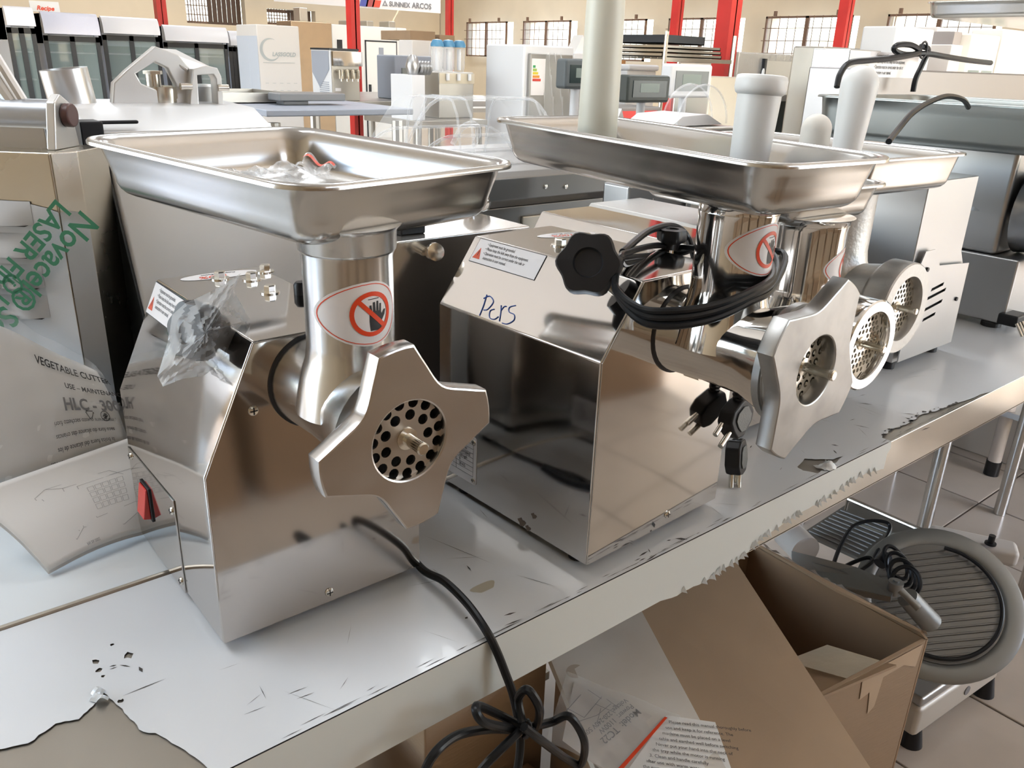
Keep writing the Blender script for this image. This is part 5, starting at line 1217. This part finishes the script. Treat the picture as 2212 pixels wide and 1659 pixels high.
# ---- brown steel cold cabinet with motor parts on top, and the white cold room
g, w, d, h = ubox('steel_cabinet', 'tall brownish steel cabinet behind the printed white carton', 'cabinet', 596, 628, 716, 44, 11.6, 0, mat('brown_steel', (.42, .32, .22), .35, .9, rvar=.15))
mb = MB(); mb.box((w*.3, .1, h), (w*.5, .3, h+.18)); mb.build('motor_unit', M_dull, g, bevel=.01)
g, w, d, h = ubox('cold_room', 'white walk-in cold room with a black-edged door behind the red column', 'cold room', 712, 716, 878, 52, 12.2, 0, mat('cold_room_panel', (.86, .86, .83), .3))
dr = face(g, 'door', mat('cold_room_panel', (1, 1, 1)), w*.43, w*.84, .1, h-.22, .02)
for a in ((w*.42, w*.43, .1, h-.2), (w*.84, w*.85, .1, h-.2), (w*.42, w*.85, h-.22, h-.2)): face(g, 'door_seal', M_fblack, a[0], a[1], a[2], a[3], .024)
face(g, 'door_handle', M_fblack, w*.45, w*.47, h*.42, h*.52, .06)
face(g, 'door_window', M_greybox, w*.60, w*.66, h*.62, h*.83, .03)
face(g, 'door_window', M_fblack, w*.06, w*.12, h*.72, h*.88, .02)
face(g, 'panel_joint', M_dull, w*.855, w*.86, 0, h, .004)
for t in (.25, .5, .8): mb = MB(); mb.box((w*t, .1, h), (w*t+.12, .4, h+.06+.04*t)); mb.build('roof_fitting', M_dull, g, bevel=.01)
# ---- hanging banner
bn = thing('banner', 'white hanging banner with company names at the top edge', 'banner', (P(760, 10, y=14.5).x, 14.5, 2.2))
b0, b1 = P(590, -20, y=14.5), P(951, 29, y=14.5)
MB().box((b0.x-bn.location.x, -.01, P(951, 29, y=14.5).z-2.2), (b1.x-bn.location.x, 0, 2.95-2.2)).build('cloth', mat('banner_white', (.86, .86, .86), .6), bn, smooth=False)
mb = MB()
for px in (600, 948): x = P(px, 20, y=14.5).x-bn.location.x; mb.box((x-.01, -.01, .6), (x+.01, 0, H-2.2))
mb.build('hanging_strap', M_dull, bn, smooth=False)
for s_, px, py, m, sz in (('\u25b3 SUNNEX', 826, 12, M_ink2, .115), ('ARCOS', 890, 17, M_ink2, .135)):
    q = P(px, py, y=14.48); vs, fs = text2d(s_, sz, bold=.004); mb = MB(); mb.add([(x+q.x-bn.location.x, -.02, y+q.z-2.2) for x, y, z in vs], fs); mb.build('banner_print', m, bn, smooth=False)
q = P(776, 5, y=14.48)
for i, c_ in enumerate(((.10, .12, .42), (.45, .10, .10), (.75, .10, .06))): mb = MB(); mb.prism([(q.x-bn.location.x+i*.13, q.z-2.2-.06), (q.x-bn.location.x+i*.13+.16, q.z-2.2-.06), (q.x-bn.location.x+i*.13+.2, q.z-2.2+.06), (q.x-bn.location.x+i*.13+.04, q.z-2.2+.06)], -.022, -.02, 'y'); mb.build('banner_logo', mat('logo_%d' % i, c_, .6), bn, smooth=False)
# ---- benches that carry the middle row
def bench(label, x0, x1, y0, y1, z, m=None):
    g = thing('steel_bench', label, 'table', ((x0+x1)/2, (y0+y1)/2, 0), 0); w, d = (x1-x0)/2, (y1-y0)/2
    MB().box((-w, -d, z-(.04 if m is None else .02)), (w, d, z)).build('table_top', m or M_dull, g, bevel=.004)
    for a in (-1, 1):
        for b in (-1, 1): MB().cyl((a*(w-.04), b*(d-.04), 0), (a*(w-.04), b*(d-.04), z-.04), .02, 10).build('leg', M_dull, g)
    MB().box((-w+.03, -d+.03, .25), (w-.03, d-.03, .27)).build('undershelf', M_dull, g, smooth=False)
    return g
q0, q1 = P(612, 200, y=5.6), P(900, 212, y=5.6)
bz = q1.z-.0
bench('long steel bench under the soft-serve machine and grey mixer', q0.x, q1.x+.9, 5.2, 6.6, bz)
# soft serve machine
g, w, d, h = ubox('soft_serve_machine', 'steel soft-serve machine with four dispensing taps left of the red column', 'ice cream machine', 673, 714, 775, 108, 5.25, bz, M_dull)
MB().box((-.004, .0, 0), (0, d, h)).build('side_panel', M_fw, g, smooth=False)
mb = MB(); mb.add([(-.006, .02, h*.98), (-.006, d*.98, h*.98), (-.006, d*.98, h*.55), (-.006, d*.6, h*.25), (-.006, .02, h*.62)], [(0, 1, 2, 3, 4)]); mb.build('peeling_film', M_greybox, g, smooth=False)
face(g, 'mirror_panel', M_mirror, 0, w*1.04, h*.70, h*.98, .03)
for k in range(4):
    x = w*(.2+.2*k); mb = MB(); mb.cyl((x, -.05, h*.62), (x, -.05, h*.45), .014, 10); mb.cyl((x, 0, h*.6), (x, -.06, h*.6), .012, 8); mb.cyl((x, -.06, h*.5), (x, -.06, h*.40), .006, 8); mb.build('dispensing_tap', M_bolt, g)
face(g, 'label', M_sticker, w*.1, w*.3, h*.2, h*.26, .004)
MB().box((-.01, .0, h), (w*1.0, d, h+.012)).build('black_top', M_fblack, g, smooth=False)
for k in range(9): MB().box((-.008, d*.12, h*.04+k*h*.04), (-.004, d*.6, h*.055+k*h*.04)).build('side_vent', M_greybox, g, smooth=False)
# front-load washer-like grey mixer box
g, w, d, h = ubox('grey_appliance', 'grey front-loading appliance with round porthole behind the clear lid', 'appliance', 848, 852, 932, 119, 5.4, bz, M_greybox)
mb = MB(); mb.lathe([(w*.26, .0), (w*.30, .03), (w*.34, .0)], 32, at(w*.62, 0, h*.42, FY)); mb.build('porthole', M_dull, g)
face(g, 'front_panel', mat('olive_panel', (.26, .27, .25), .4), w*.18, w*1.0, h*.05, h*.72, .01)
# cartons and tumbler
bench('steel bench behind the slush machine', P(880, 190, y=7.2).x, P(1040, 190, y=7.2).x+.2, 7.1, 8.3, .88)
g, w, d, h = ubox('white_carton', 'white boxed appliance under the flat brown cartons', 'carton', 878, 890, 980, 86, 7.3, .88, M_carton); hz = .88+h
face(g, 'printed_panel', M_fw, w*.4, w*.95, h*.5, h*.95, .004)
lz = hz; carton('flat brown carton lying on the white boxed appliance', P(880, 80, y=7.4).x, P(934, 80, y=7.4).x, 7.35, 7.9, lz, lz+.085)
carton('smaller brown carton right of the flat one, on the white appliance', P(944, 80, y=7.4).x, P(976, 80, y=7.4).x, 7.35, 7.9, lz, lz+.06)
# slush machine
bench('steel bench carrying the slush machine', P(880, 190, y=4.6).x, P(1035, 190, y=4.6).x, 4.5, 5.15, .98)
g, w, d, h = ubox('slush_machine', 'triple-bowl slush dispenser with blue lids and clear bowls', 'drinks machine', 940, 948, 1024, 155, 4.65, .98, M_dull)
for k in range(3):
    x = w*(.2+.31*k); mb = MB(); mb.lathe([(w*.11, h), (w*.135, h+.03), (w*.14, h+.14), (w*.13, h+.15)], 20, at(x, .1, 0)); mb.build('clear_bowl', M_acrydense, g)
    mb = MB(); mb.cyl((x, .1, h+.01), (x, .1, h+.14), w*.05, 12); mb.build('auger', M_fw, g)
    mb = MB(); mb.lathe([(w*.155, h+.150), (w*.155, h+.165), (w*.11, h+.19), (0, h+.195)], 20, at(x, .1, 0)); mb.build('blue_lid', mat('blue_lid', (.08, .25, .42), .3), g)
    mb = MB(); mb.cyl((x, -.02, h-.01), (x, -.02, h-.05), .012, 8); mb.build('tap', M_fw, g)
face(g, 'tap_panel', mat('tap_panel', (.62, .55, .42), .4), 0, w, h-.07, h-.01, .006)
g, w, d, h = ubox('shaved_ice_machine', 'small white machine with spiral chute left of the slush dispenser', 'drinks machine', 888, 890, 918, 162, 4.55, .98, M_fw)
mb = MB(); mb.lathe([(.03, h), (.045, h+.05), (.03, h+.10), (.02, h+.115)], 20, at(w*.6, .08, 0)); mb.build('hopper', M_satin, g)
for k in range(4): mb = MB(); mb.lathe([(.030, 0), (.042, .012), (.030, .024)], 20, Matrix.Translation((w*.6+.04+.022*k, .08, h+.04)) @ Matrix.Rotation(PI/2, 4, 'Y')); mb.build('coil', M_satin, g)
# white bar fridge with steel door and plastic
g, w, d, h = ubox('bar_fridge', 'white bar fridge with grey door, energy label and loose plastic', 'fridge', 1050, 1133, 1241, 96, 4.3, 0, M_fw)
face(g, 'door', mat('grey_door', (.30, .29, .27), .35, .5), .03, w-.035, .06, h-.05, .03, bevel=.006)
face(g, 'energy_label', M_sticker, .04, .155, h-.30, h-.08, .032)
for i, c_ in enumerate(((.05, .35, .12), (.35, .5, .1), (.75, .6, .05), (.75, .3, .04), (.65, .06, .04))): face(g, 'energy_bar', mat('ebar%d' % i, c_, .5), .05, .07+.012*i, h-.135-.02*i, h-.12-.02*i, .034)
mb = MB(); mb.grid(lambda u, v: (w*(.32+.55*u*(.4+.6*math.sin(PI*v*.8+.3))), -.035-.03*abs(math.sin(u*9+v*4)), h*(.42+.55*v)), 14, 18); mb.build('loose_plastic', M_bag, g)
# card sign, white appliance on top right of fridge
g, w, d, h = ubox('steel_appliance', 'low grey appliance with white top right of the bar fridge', 'appliance', 1236, 1240, 1300, 128, 5.6, 0, M_dull)
MB().box((-.01, -.01, h), (w+.01, d*.8, h+.05)).build('white_top', M_fw, g, bevel=.01)
q = P(1255, 130, y=5.7); nb = thing('sign_card', 'folded printed card behind the tall cream pusher', 'sign', (q.x, 5.75, .0+P(1240, 128, y=5.6).z+.05))
mb = MB(); mb.prism([(-.09, 0), (.09, 0), (.0, .15)], -.06, .06, 'y'); mb.build('card', M_paper, nb, smooth=False)
# ---- stainless counter with the clear lid, behind the small appliance
SC_ = wthing('prep_counter', 'stainless steel prep counter with screw-fixed rim behind the clear lid', 'counter', (1.28, 1.75, 0))
cz = 1.112
mb = MB(); mb.box((.90, 1.50, .10), (1.66, 2.02, cz-.08)); W(mb, 'cabinet', mat('dark_brushed_steel', (.26, .258, .255), .30, 1), SC_, bevel=.004)
mb = MB(); mb.prism([(1.485, cz-.062), (1.485, cz-.012), (1.50, cz), (2.04, cz), (2.04, cz-.08), (1.50, cz-.08)], .87, 1.69, 'x'); W(mb, 'counter_top', mat('dark_brushed_steel', (.20, .198, .195), .30, 1), SC_, bevel=.003)
for px in (1178, 1222): q = P(px, 403, y=1.484); mb = MB(); mb.lathe([(.006, 0), (.0055, .003), (.002, .004)], 12, Matrix.Translation((q.x, 1.4848, q.z)) @ FY); W(mb, 'screw', M_bolt, SC_)
for a, b in ((1.0, 1.18), (1.26, 1.50)):
    mb = MB(); mb.box((a, 1.490, cz-.155), (b, 1.50, cz-.105)); W(mb, 'drawer_handle', mat('warm_alu', (.62, .58, .50), .35, .8), SC_, bevel=.003)
mb = MB(); mb.prism([(1.56, .90), (1.68, .90), (1.66, 1.03), (1.54, 1.03)], 1.40, 1.42, 'y') if False else None
for x in (.93, 1.62):
    for y in (1.54, 1.98): mb = MB(); mb.cyl((x, y, 0), (x, y, .10), .02, 12); W(mb, 'leg', M_dull, SC_)
# curved clear lid with moulded handle
LD = wthing('clear_cover', 'arched clear plastic lid with a moulded handle on the prep counter', 'cover', (1.15, 1.7, cz))
LX0, LX1 = P(770, 290, y=1.87).x, P(1240, 290, y=1.62).x
def lidf(u, v):
    x = LX0+(LX1-LX0)*u; yb = 1.62+.25*v
    e = min(1, min(u, 1-u)/.24); z = cz+.150*math.sin(PI/2*e)**.8*(min(1, min(v, 1-v)/.18+.0))**.35
    return (x, yb, z)
mb = MB(); mb.grid(lidf, 44, 22); W(mb, 'dome', M_acry, LD)
mb = MB()
for v in (.02, .98, .2): mb.tube([lidf(u/24, v) for u in range(25)], .004, 6, smooth=1)
mb.tube([(LX0, 1.615, cz+.004), (LX1, 1.615, cz+.004), (LX1, 1.875, cz+.004), (LX0, 1.875, cz+.004)], .006, 6, smooth=1, closed=True)
for u in (.28, .36, .80): mb.tube([lidf(u, v/12) for v in range(13)], .003, 6, smooth=1)
W(mb, 'rim', M_acrydense, LD)
q = P(1000, 290, y=1.61); mb = MB(); mb.tube([q+Vector((-.028, 0, -.02)), q+Vector((-.024, -.02, .01)), q+Vector((-.006, -.026, .024)), q+Vector((.018, -.026, .022)), q+Vector((.030, -.018, .0)), q+Vector((.032, 0, -.025))], .0065, 10); W(mb, 'handle', M_acrydense, LD)
# steel funnel-like covers right of the prep counter
g, w, d, h = ubox('steel_appliance', 'bright steel box appliance under the second tray, behind the coiled cord', 'appliance', 1345, 1360, 1500, 402, 1.15, Z, mat('grey_satin_steel', (.36, .37, .38), .32, 1), dmax=.075)
mb = MB(); mb.add([(w*.35, -.002, h*.9), (w*.6, -.03, h*.35), (w*.9, -.002, h*.9), (w*.9, -.002, .05), (w*.4, -.002, .05)], [(0, 1, 4), (1, 2, 3), (1, 3, 4)]); mb.build('folded_panel', M_baresteel, g, smooth=False)
# ---- scales on poles
def scale(label, px, py, pw, ph, y, z0, m, scr, name='weighing_scale'):
    q = P(px, py, y=y); s = (P(px+pw/2, py, y=y)-P(px-pw/2, py, y=y)).length; hh = ph*s/pw
    g = thing(name, label, 'scale', (q.x, q.y, z0)); zc = q.z-z0
    MB().box((-s/2, -.02, zc-hh/2), (s/2, .04, zc+hh/2)).build('display_head', m, g, bevel=min(.012, hh*.2), seg=3)
    MB().box((-s*.38, -.0225, zc-hh*.30), (s*.40, -.0195, zc+hh*.30)).build('display_screen', scr, g, smooth=False)
    MB().box((-s*.22, -.0235, zc-hh*.12), (s*.22, -.022, zc+hh*.2)).build('digits_panel', mat('lcd_grey', (.22, .27, .24), .3), g, smooth=False)
    MB().cyl((0, .02, .04), (0, .02, zc-hh/2), .018, 14).build('pole', M_fw, g)
    MB().box((-.16, -.10, 0), (.16, .22, .05)).build('platform', M_satin, g, bevel=.008)
    return g
bench('steel bench carrying the three weighing scales', 1.7, 3.3, 2.25, 3.0, .92)
M_scr = mat('dark_screen', (.03, .05, .05), .15)
scale('dark grey scale display on a white pole, left of the tall cream pusher', 1252, 160, 74, 44, 2.45, .92, mat('scale_grey', (.10, .115, .12), .45), M_scr)
scale('long black scale display right of the tall cream pusher', 1395, 192, 92, 38, 2.45, .92, mat('scale_black', (.05, .06, .055), .4), M_scr)
scale('white scale display with grey screen and three buttons', 1486, 175, 90, 44, 2.55, .92, M_fw, mat('grey_screen', (.18, .20, .20), .25))
# clear dome cover on printed board
DM = wthing('clear_dome', 'clear arched dome over a white printed cover, left of the collared pusher', 'cover', tuple(P(1500, 262, y=1.75)))
c0 = P(1462, 262, y=1.75); c1 = P(1568, 268, y=1.75); r_ = (c1-c0).length/2; mid = (c0+c1)/2
mb = MB(); mb.grid(lambda u, v: (mid.x+r_*math.cos(PI*(1-u)), 1.75+.06*v, mid.z-.004+r_*.95*math.sin(PI*u)), 26, 4); W(mb, 'dome', M_acry, DM)
mb = MB()
for v in (0, 1): mb.tube([(mid.x+r_*math.cos(PI*(1-u/20)), 1.75+.06*v, mid.z-.004+r_*.95*math.sin(PI*u/20)) for u in range(21)], .003, 6, smooth=1)
W(mb, 'rim', M_acrydense, DM)
mb = MB(); mb.prism([(mid.x-r_*1.1, mid.z-.01), (mid.x-r_*.7, mid.z+.018), (mid.x+r_*.3, mid.z+.024), (mid.x+r_*.95, mid.z-.008)], 1.76, 1.95, 'y'); W(mb, 'printed_cover', M_fw, DM, smooth=False)
mb = MB(); mb.box((mid.x-.14, 1.72, .87), (mid.x+.16, 2.05, mid.z-.012)); W(mb, 'base', M_dull, DM, bevel=.01)
bench('steel bench behind the second grinder tray', 1.72, 2.15, 1.62, 2.15, .87)
g = thing('paper_cone', 'white folded paper tent behind the second tray', 'paper', (P(1343, 250, y=1.7).x, 1.7, .0)); q = P(1343, 235, y=1.7)
g.location.x += .0; g.location.y = 2.05; g.location.x = P(1343, 235, y=2.05).x; q = P(1343, 235, y=2.05)
g.location.z = .8705; MB().prism([(-.16, .0), (.15, .0), (.0, q.z-.87)], 0, .12, 'y').build('folded_sheet', M_paper, g, smooth=False)
# ---- wire shelving with trays
q = P(1445, 150, y=3.6)
WS = thing('wire_shelving', 'chrome wire shelving unit stacked with black and silver trays', 'shelving', (P(1500, 150, y=3.6).x, 3.6, 0))
xs_ = [P(1440, 80, y=3.6).x, P(1588, 80, y=3.6).x, P(1640, 80, y=3.5).x]
WX = WS.location.x
for x, y in ((xs_[0], 0), (xs_[1], 0), (xs_[0], .45), (xs_[1], .45)):
    mb = MB(); mb.cyl((x-WX, y, 0), (x-WX, y, P(1588, 78, y=3.6).z), .013, 10); mb.build('post', M_bolt, WS)
for zz in (P(1500, 128, y=3.6).z, P(1500, 205, y=3.6).z, .75, .35):
    mb = MB()
    for k in range(9): mb.cyl((xs_[0]-WX, .45*k/8, zz), (xs_[1]-WX, .45*k/8, zz), .004, 6)
    mb.box((xs_[0]-WX, -.006, zz-.02), (xs_[1]-WX, 0, zz+.004)); mb.build('wire_shelf', M_bolt, WS)
zt_ = P(1500, 128, y=3.6).z
def btray(label, px0, px1, z, h, m, y=3.62, d=.40):
    x0, x1 = P(px0, 110, y=y).x, P(px1, 110, y=y).x; g = thing('baking_tray', label, 'tray', ((x0+x1)/2, y, z)); w = (x1-x0)/2
    mb = MB(); mb.box((-w, 0, 0), (w, d, .006)); mb.box((-w, 0, 0), (w, .006, h)); mb.box((-w, d-.006, 0), (w, d, h)); mb.box((-w, 0, 0), (-w+.006, d, h)); mb.box((w-.006, 0, 0), (w, d, h)); mb.build('pan', m, g, smooth=False)
    return g
for k in range(3): btray(['lowest silver baking tray on the wire shelf', 'middle silver baking tray of the wire shelf stack', 'upper silver baking tray just under the black one'][k], 1432+2*k, 1560-2*k, zt_+.006+.024*k, .02, M_bolt)
btray('black deep tray on top of the silver tray stack', 1436, 1520, zt_+.082, .05, M_fblack)
# ---- steel ovens and boxes behind the white pushers
g, w, d, h = ubox('steel_oven', 'steel oven wrapped in shiny film behind the collared pusher', 'oven', 1592, 1598, 1740, 112, 4.6, 0, M_dull)
face(g, 'wrap_film', M_bag, 0, w, h*.82, h, .01); face(g, 'door_handle', M_fblack, w*.33, w*.36, h*.84, h*.97, .04)
face(g, 'door', M_satin, w*.38, w*.98, h*.5, h*.96, .02)
g, w, d, h = ubox('steel_appliance', 'beige steel box left of the collared pusher, behind the white scale', 'appliance', 1530, 1536, 1600, 165, 3.1, 0, mat('beige_steel', (.50, .47, .40), .45, .5))
g, w, d, h = ubox('dark_oven', 'dark green-grey oven with curved door between the white pushers', 'oven', 1668, 1674, 1772, 208, 3.32, 0, mat('oven_dark', (.055, .075, .075), .3, .3))
face(g, 'top_rim', M_satin, 0, w, h-.03, h+.01, .02); face(g, 'door_edge', M_fblack, w*.62, w*.66, .2, h-.05, .03)
g, w, d, h = ubox('red_cabinet', 'grey counter with red base behind the black scale display', 'cabinet', 1300, 1305, 1430, 232, 3.3, 0, mat('counter_grey', (.20, .19, .18), .5)); face(g, 'red_panel', M_redpaint, w*.1, w*.9, h-.14, h-.02, .01)
vs, fs = text2d('Only', .06, bold=.002, shear=.3); mb = MB(); mb.add([(x+w*.4, -.013, y+h-.11) for x, y, z in vs], fs); mb.build('panel_print', M_sticker, g, smooth=False)
g, w, d, h = ubox('white_printer', 'white plastic-topped appliance between the scales and the wire shelving', 'appliance', 1350, 1356, 1418, 152, 4.2, 0, M_fw)
MB().box((-.01, -.02, h), (w+.01, .3, h+.04)).build('cover', M_fw, g, bevel=.015, seg=3)
g, w, d, h = ubox('orange_cabinet', 'narrow orange-brown cabinet just right of the cream pusher', 'cabinet', 1336, 1338, 1352, 130, 4.6, 0, mat('orange_wood', (.42, .20, .07), .5))
# ---- large grinders and white goods at the upper right
MBN = wthing('steel_bench', 'second steel bench carrying the large grey machine at the right', 'table', (3.0, 1.65, 0))
mb = MB(); mb.box((2.2, 1.27, .81), (4.2, 2.2, .85)); W(mb, 'table_top', M_dull, MBN, bevel=.004)
for x in (2.25, 4.15):
    for y in (1.32, 2.15): mb = MB(); mb.cyl((x, y, 0), (x, y, .81), .02, 12); W(mb, 'leg', M_dull, MBN)
BG = wthing('meat_grinder', 'largest grey grinder body with warning label and draped cord, upper right', 'meat grinder', (2.9, 1.3, Z))
xb = P(1857, 150, y=1.3).x; zb = P(1857, 146, y=1.3).z
M_bgrey = mat('grey_sheet_body', (.30, .285, .28), .34, .9)
mb = MB(); mb.box((xb, 1.30, .875), (xb+1.25, 1.46, zb)); W(mb, 'housing', M_bgrey, BG, bevel=.006)
xb2 = P(1757, 104, y=1.60).x; mb = MB(); mb.box((xb2, 1.47, .875), (P(1905, 110, y=1.47).x, 1.60, P(1770, 102, y=1.5).z)); W(mb, 'rear_housing', mat('light_sheet', (.50, .50, .49), .35, .85), BG, bevel=.004)
for x in (xb+.05, xb+1.2):
    for y in (1.34, 1.43): mb = MB(); mb.cyl((x, y, .85), (x, y, .876), .025, 14); W(mb, 'rubber_foot', M_black, BG)
q = P(1872, 166, y=1.2995); q2 = P(1976, 168, y=1.2995); wl_ = q2.x-q.x; hl = wl_*.24
mb = MB(); mb.box((q.x, 1.2985, q.z), (q2.x, 1.2999, q.z+hl)); lab = W(mb, 'warning_label', M_sticker, BG, smooth=False); mb = MB()
for i, s_ in enumerate(['\u2022 Equipment must be grounded.', '\u2022 Please keep the kids away from the equipment.', '\u2022 Operation must be correct under the rule or', '   instruction in user manual.']):
    vs, fs = text2d(s_, hl*.21, sx=.62, bold=.0001); mb.add([(x+q.x+wl_*.1, 1.298, y+q.z+hl*(.78-.22*i)) for x, y, z in vs], fs)
W(mb, 'label_text', M_ink, lab, smooth=False)
tg = P(2015, 3, y=1.80)
g = BG; tray(BG, 1.05, .60, P(2030, 3, y=1.3).z-P(2030, 52, y=1.3).z, tg.x+.52-2.9, .24, tg.z-Z, 0, r=.06)
mb = MB(); mb.lathe([(.10, zb), (.10, tg.z-.05)], 24, at(tg.x+.95, 1.52, 0)); W(mb, 'feed_neck', M_castgrey, BG)
mb = MB(); cp = [(1808, 188), (1815, 160), (1835, 136), (1880, 130), (1940, 124), (1985, 113), (1970, 98), (1940, 97), (1932, 108), (1955, 118), (2000, 116), (2040, 122), (2090, 130), (2140, 136)]
mb.tube([P(x, y, y=1.25+.01*math.sin(i)) for i, (x, y) in enumerate(cp)], .008, 8); mb.tube([P(x, y, y=1.25) for x, y in [(1990, 100), (2005, 108), (1992, 140), (1978, 170), (1972, 198)]], .008, 8); W(mb, 'power_cord', M_rubber, BG)
q = P(1995, 108, y=1.24); mb = MB(); mb.tube([q+Vector((.02*math.cos(a), .0, .022*math.sin(a))) for a in [2*PI*k/8 for k in range(8)]], .003, 6, closed=True); W(mb, 'cable_tie', M_ink, BG)
bz2 = .95
bench('steel bench carrying the white cartons at the upper right', 4.3, 8.4, 2.6, 3.2, bz2)
def wb(lb, x0, x1, pt, y, z0, m=M_carton, name='white_carton', cat_='carton'):
    return ubox(name, lb, cat_, x0, x0+1, x1, pt, y, z0, m, dmax=.22)
g, w, d, h = wb('large white box with slot, behind the looped black cord', 1938, 2022, 56, 2.7, bz2, M_fw, 'white_appliance', 'appliance'); face(g, 'dark_slot', M_fblack, 0, w*.66, h*.60, h*.64, .006)
wb('narrow white carton right of the slotted box', 2026, 2056, 58, 2.96, bz2)
g, w, d, h = wb('white carton carrying a small grey carton', 2057, 2098, 96, 2.7, bz2); zz = bz2+h
q0, q1 = P(2040, 72, y=2.7), P(2083, 72, y=2.7)
g = thing('grey_carton', 'small grey carton on the white one, under the large tray', 'carton', (q1.x, 2.72, zz)); MB().box((-.09, 0, 0), (.02, .15, q0.z-zz+.02)).build('body', mat('grey_carton', (.36, .34, .34), .6), g, bevel=.003)
g, w, d, h = wb('glass-fronted white showcase box at the upper right', 2102, 2165, 72, 2.65, bz2, mat('showcase_white', (.84, .82, .76), .4), 'showcase', 'showcase')
for a in (.08, .55): face(g, 'glass_pane', M_glass, w*a, w*(a+.36), h*.25, h*.66, .006)
wb('bright white carton cut by the right edge of the frame', 2170, 2290, 62, 2.65, bz2)
g, w, d, h = wb('low steel appliance row behind the large grey machine', 1782, 1925, 100, 2.95, bz2, M_dull, 'steel_appliance', 'appliance')
# left middle: scale beam and bowls seen over the first tray
bench('low grey bench behind the first tray, left of the clear lid', P(545, 225, y=2.6).x, P(860, 235, y=2.6).x, 2.5, 3.2, P(700, 232, y=2.6).z, M_greybox)
bz3 = P(700, 232, y=2.6).z
g = thing('grey_scale', 'dark grey flat scale head on a bracket behind the first tray', 'scale', (P(660, 210, y=2.7).x, 2.7, bz3)); q = P(640, 205, y=2.7).z-bz3
MB().box((-.09, 0, q-.02), (.15, .10, q+.004)).build('head', mat('scale_body', (.20, .20, .20), .4), g, bevel=.004)
MB().box((-.07, .02, 0), (.02, .08, q-.02)).build('stand', mat('scale_body', (1, 1, 1)), g, bevel=.003)
g = thing('steel_pan', 'shallow rectangular steel pan behind the nearest tray rim', 'pan', (P(600, 235, y=2.6).x-.12, 2.82, bz3))
mb = MB(); mb.box((-.16, 0, 0), (.26, .30, .004)); mb.box((-.16, 0, 0), (.26, .004, .035)); mb.box((-.16, .296, 0), (.26, .30, .035)); mb.box((-.16, 0, 0), (-.156, .3, .035)); mb.box((.256, 0, 0), (.26, .3, .035)); mb.build('pan_body', M_dull, g, smooth=False)
# ---- things behind the photographer that the polished panels mirror: low piles, and tall stacks added to darken reflections
n_ = 0
for i, lb in enumerate(('far left', 'left', 'left of middle', 'middle', 'right of middle', 'right', 'far right')):
    x = -2.0+.72*i; h0 = (.40, .46, .43, .48, .38, .45, .42)[i]; h1 = (.36, .3, .4, .33, .42, .3, .38)[i]
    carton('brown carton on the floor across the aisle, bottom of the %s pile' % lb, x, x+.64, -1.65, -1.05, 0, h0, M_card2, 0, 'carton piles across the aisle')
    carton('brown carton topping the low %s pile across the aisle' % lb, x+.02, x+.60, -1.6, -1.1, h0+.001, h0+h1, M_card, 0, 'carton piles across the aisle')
for i, lb in enumerate(('far left', 'left', 'middle', 'right', 'far right')):
    z_ = 0
    for j in range(4):
        x = -2.1+.95*i; hh = (.55, .48, .60, .52)[(i+j) % 4]
        carton('unseen large brown carton added to darken reflections, %s of the tall %s stack by the front wall' % (('bottom', 'second', 'third', 'top')[j], lb), x+.03*j, x+.84+.02*j, -3.1, -2.4, z_, z_+hh, (M_card, M_card2)[(i+j) % 2], 0, 'tall carton stacks added for dark reflections'); z_ += hh+.001
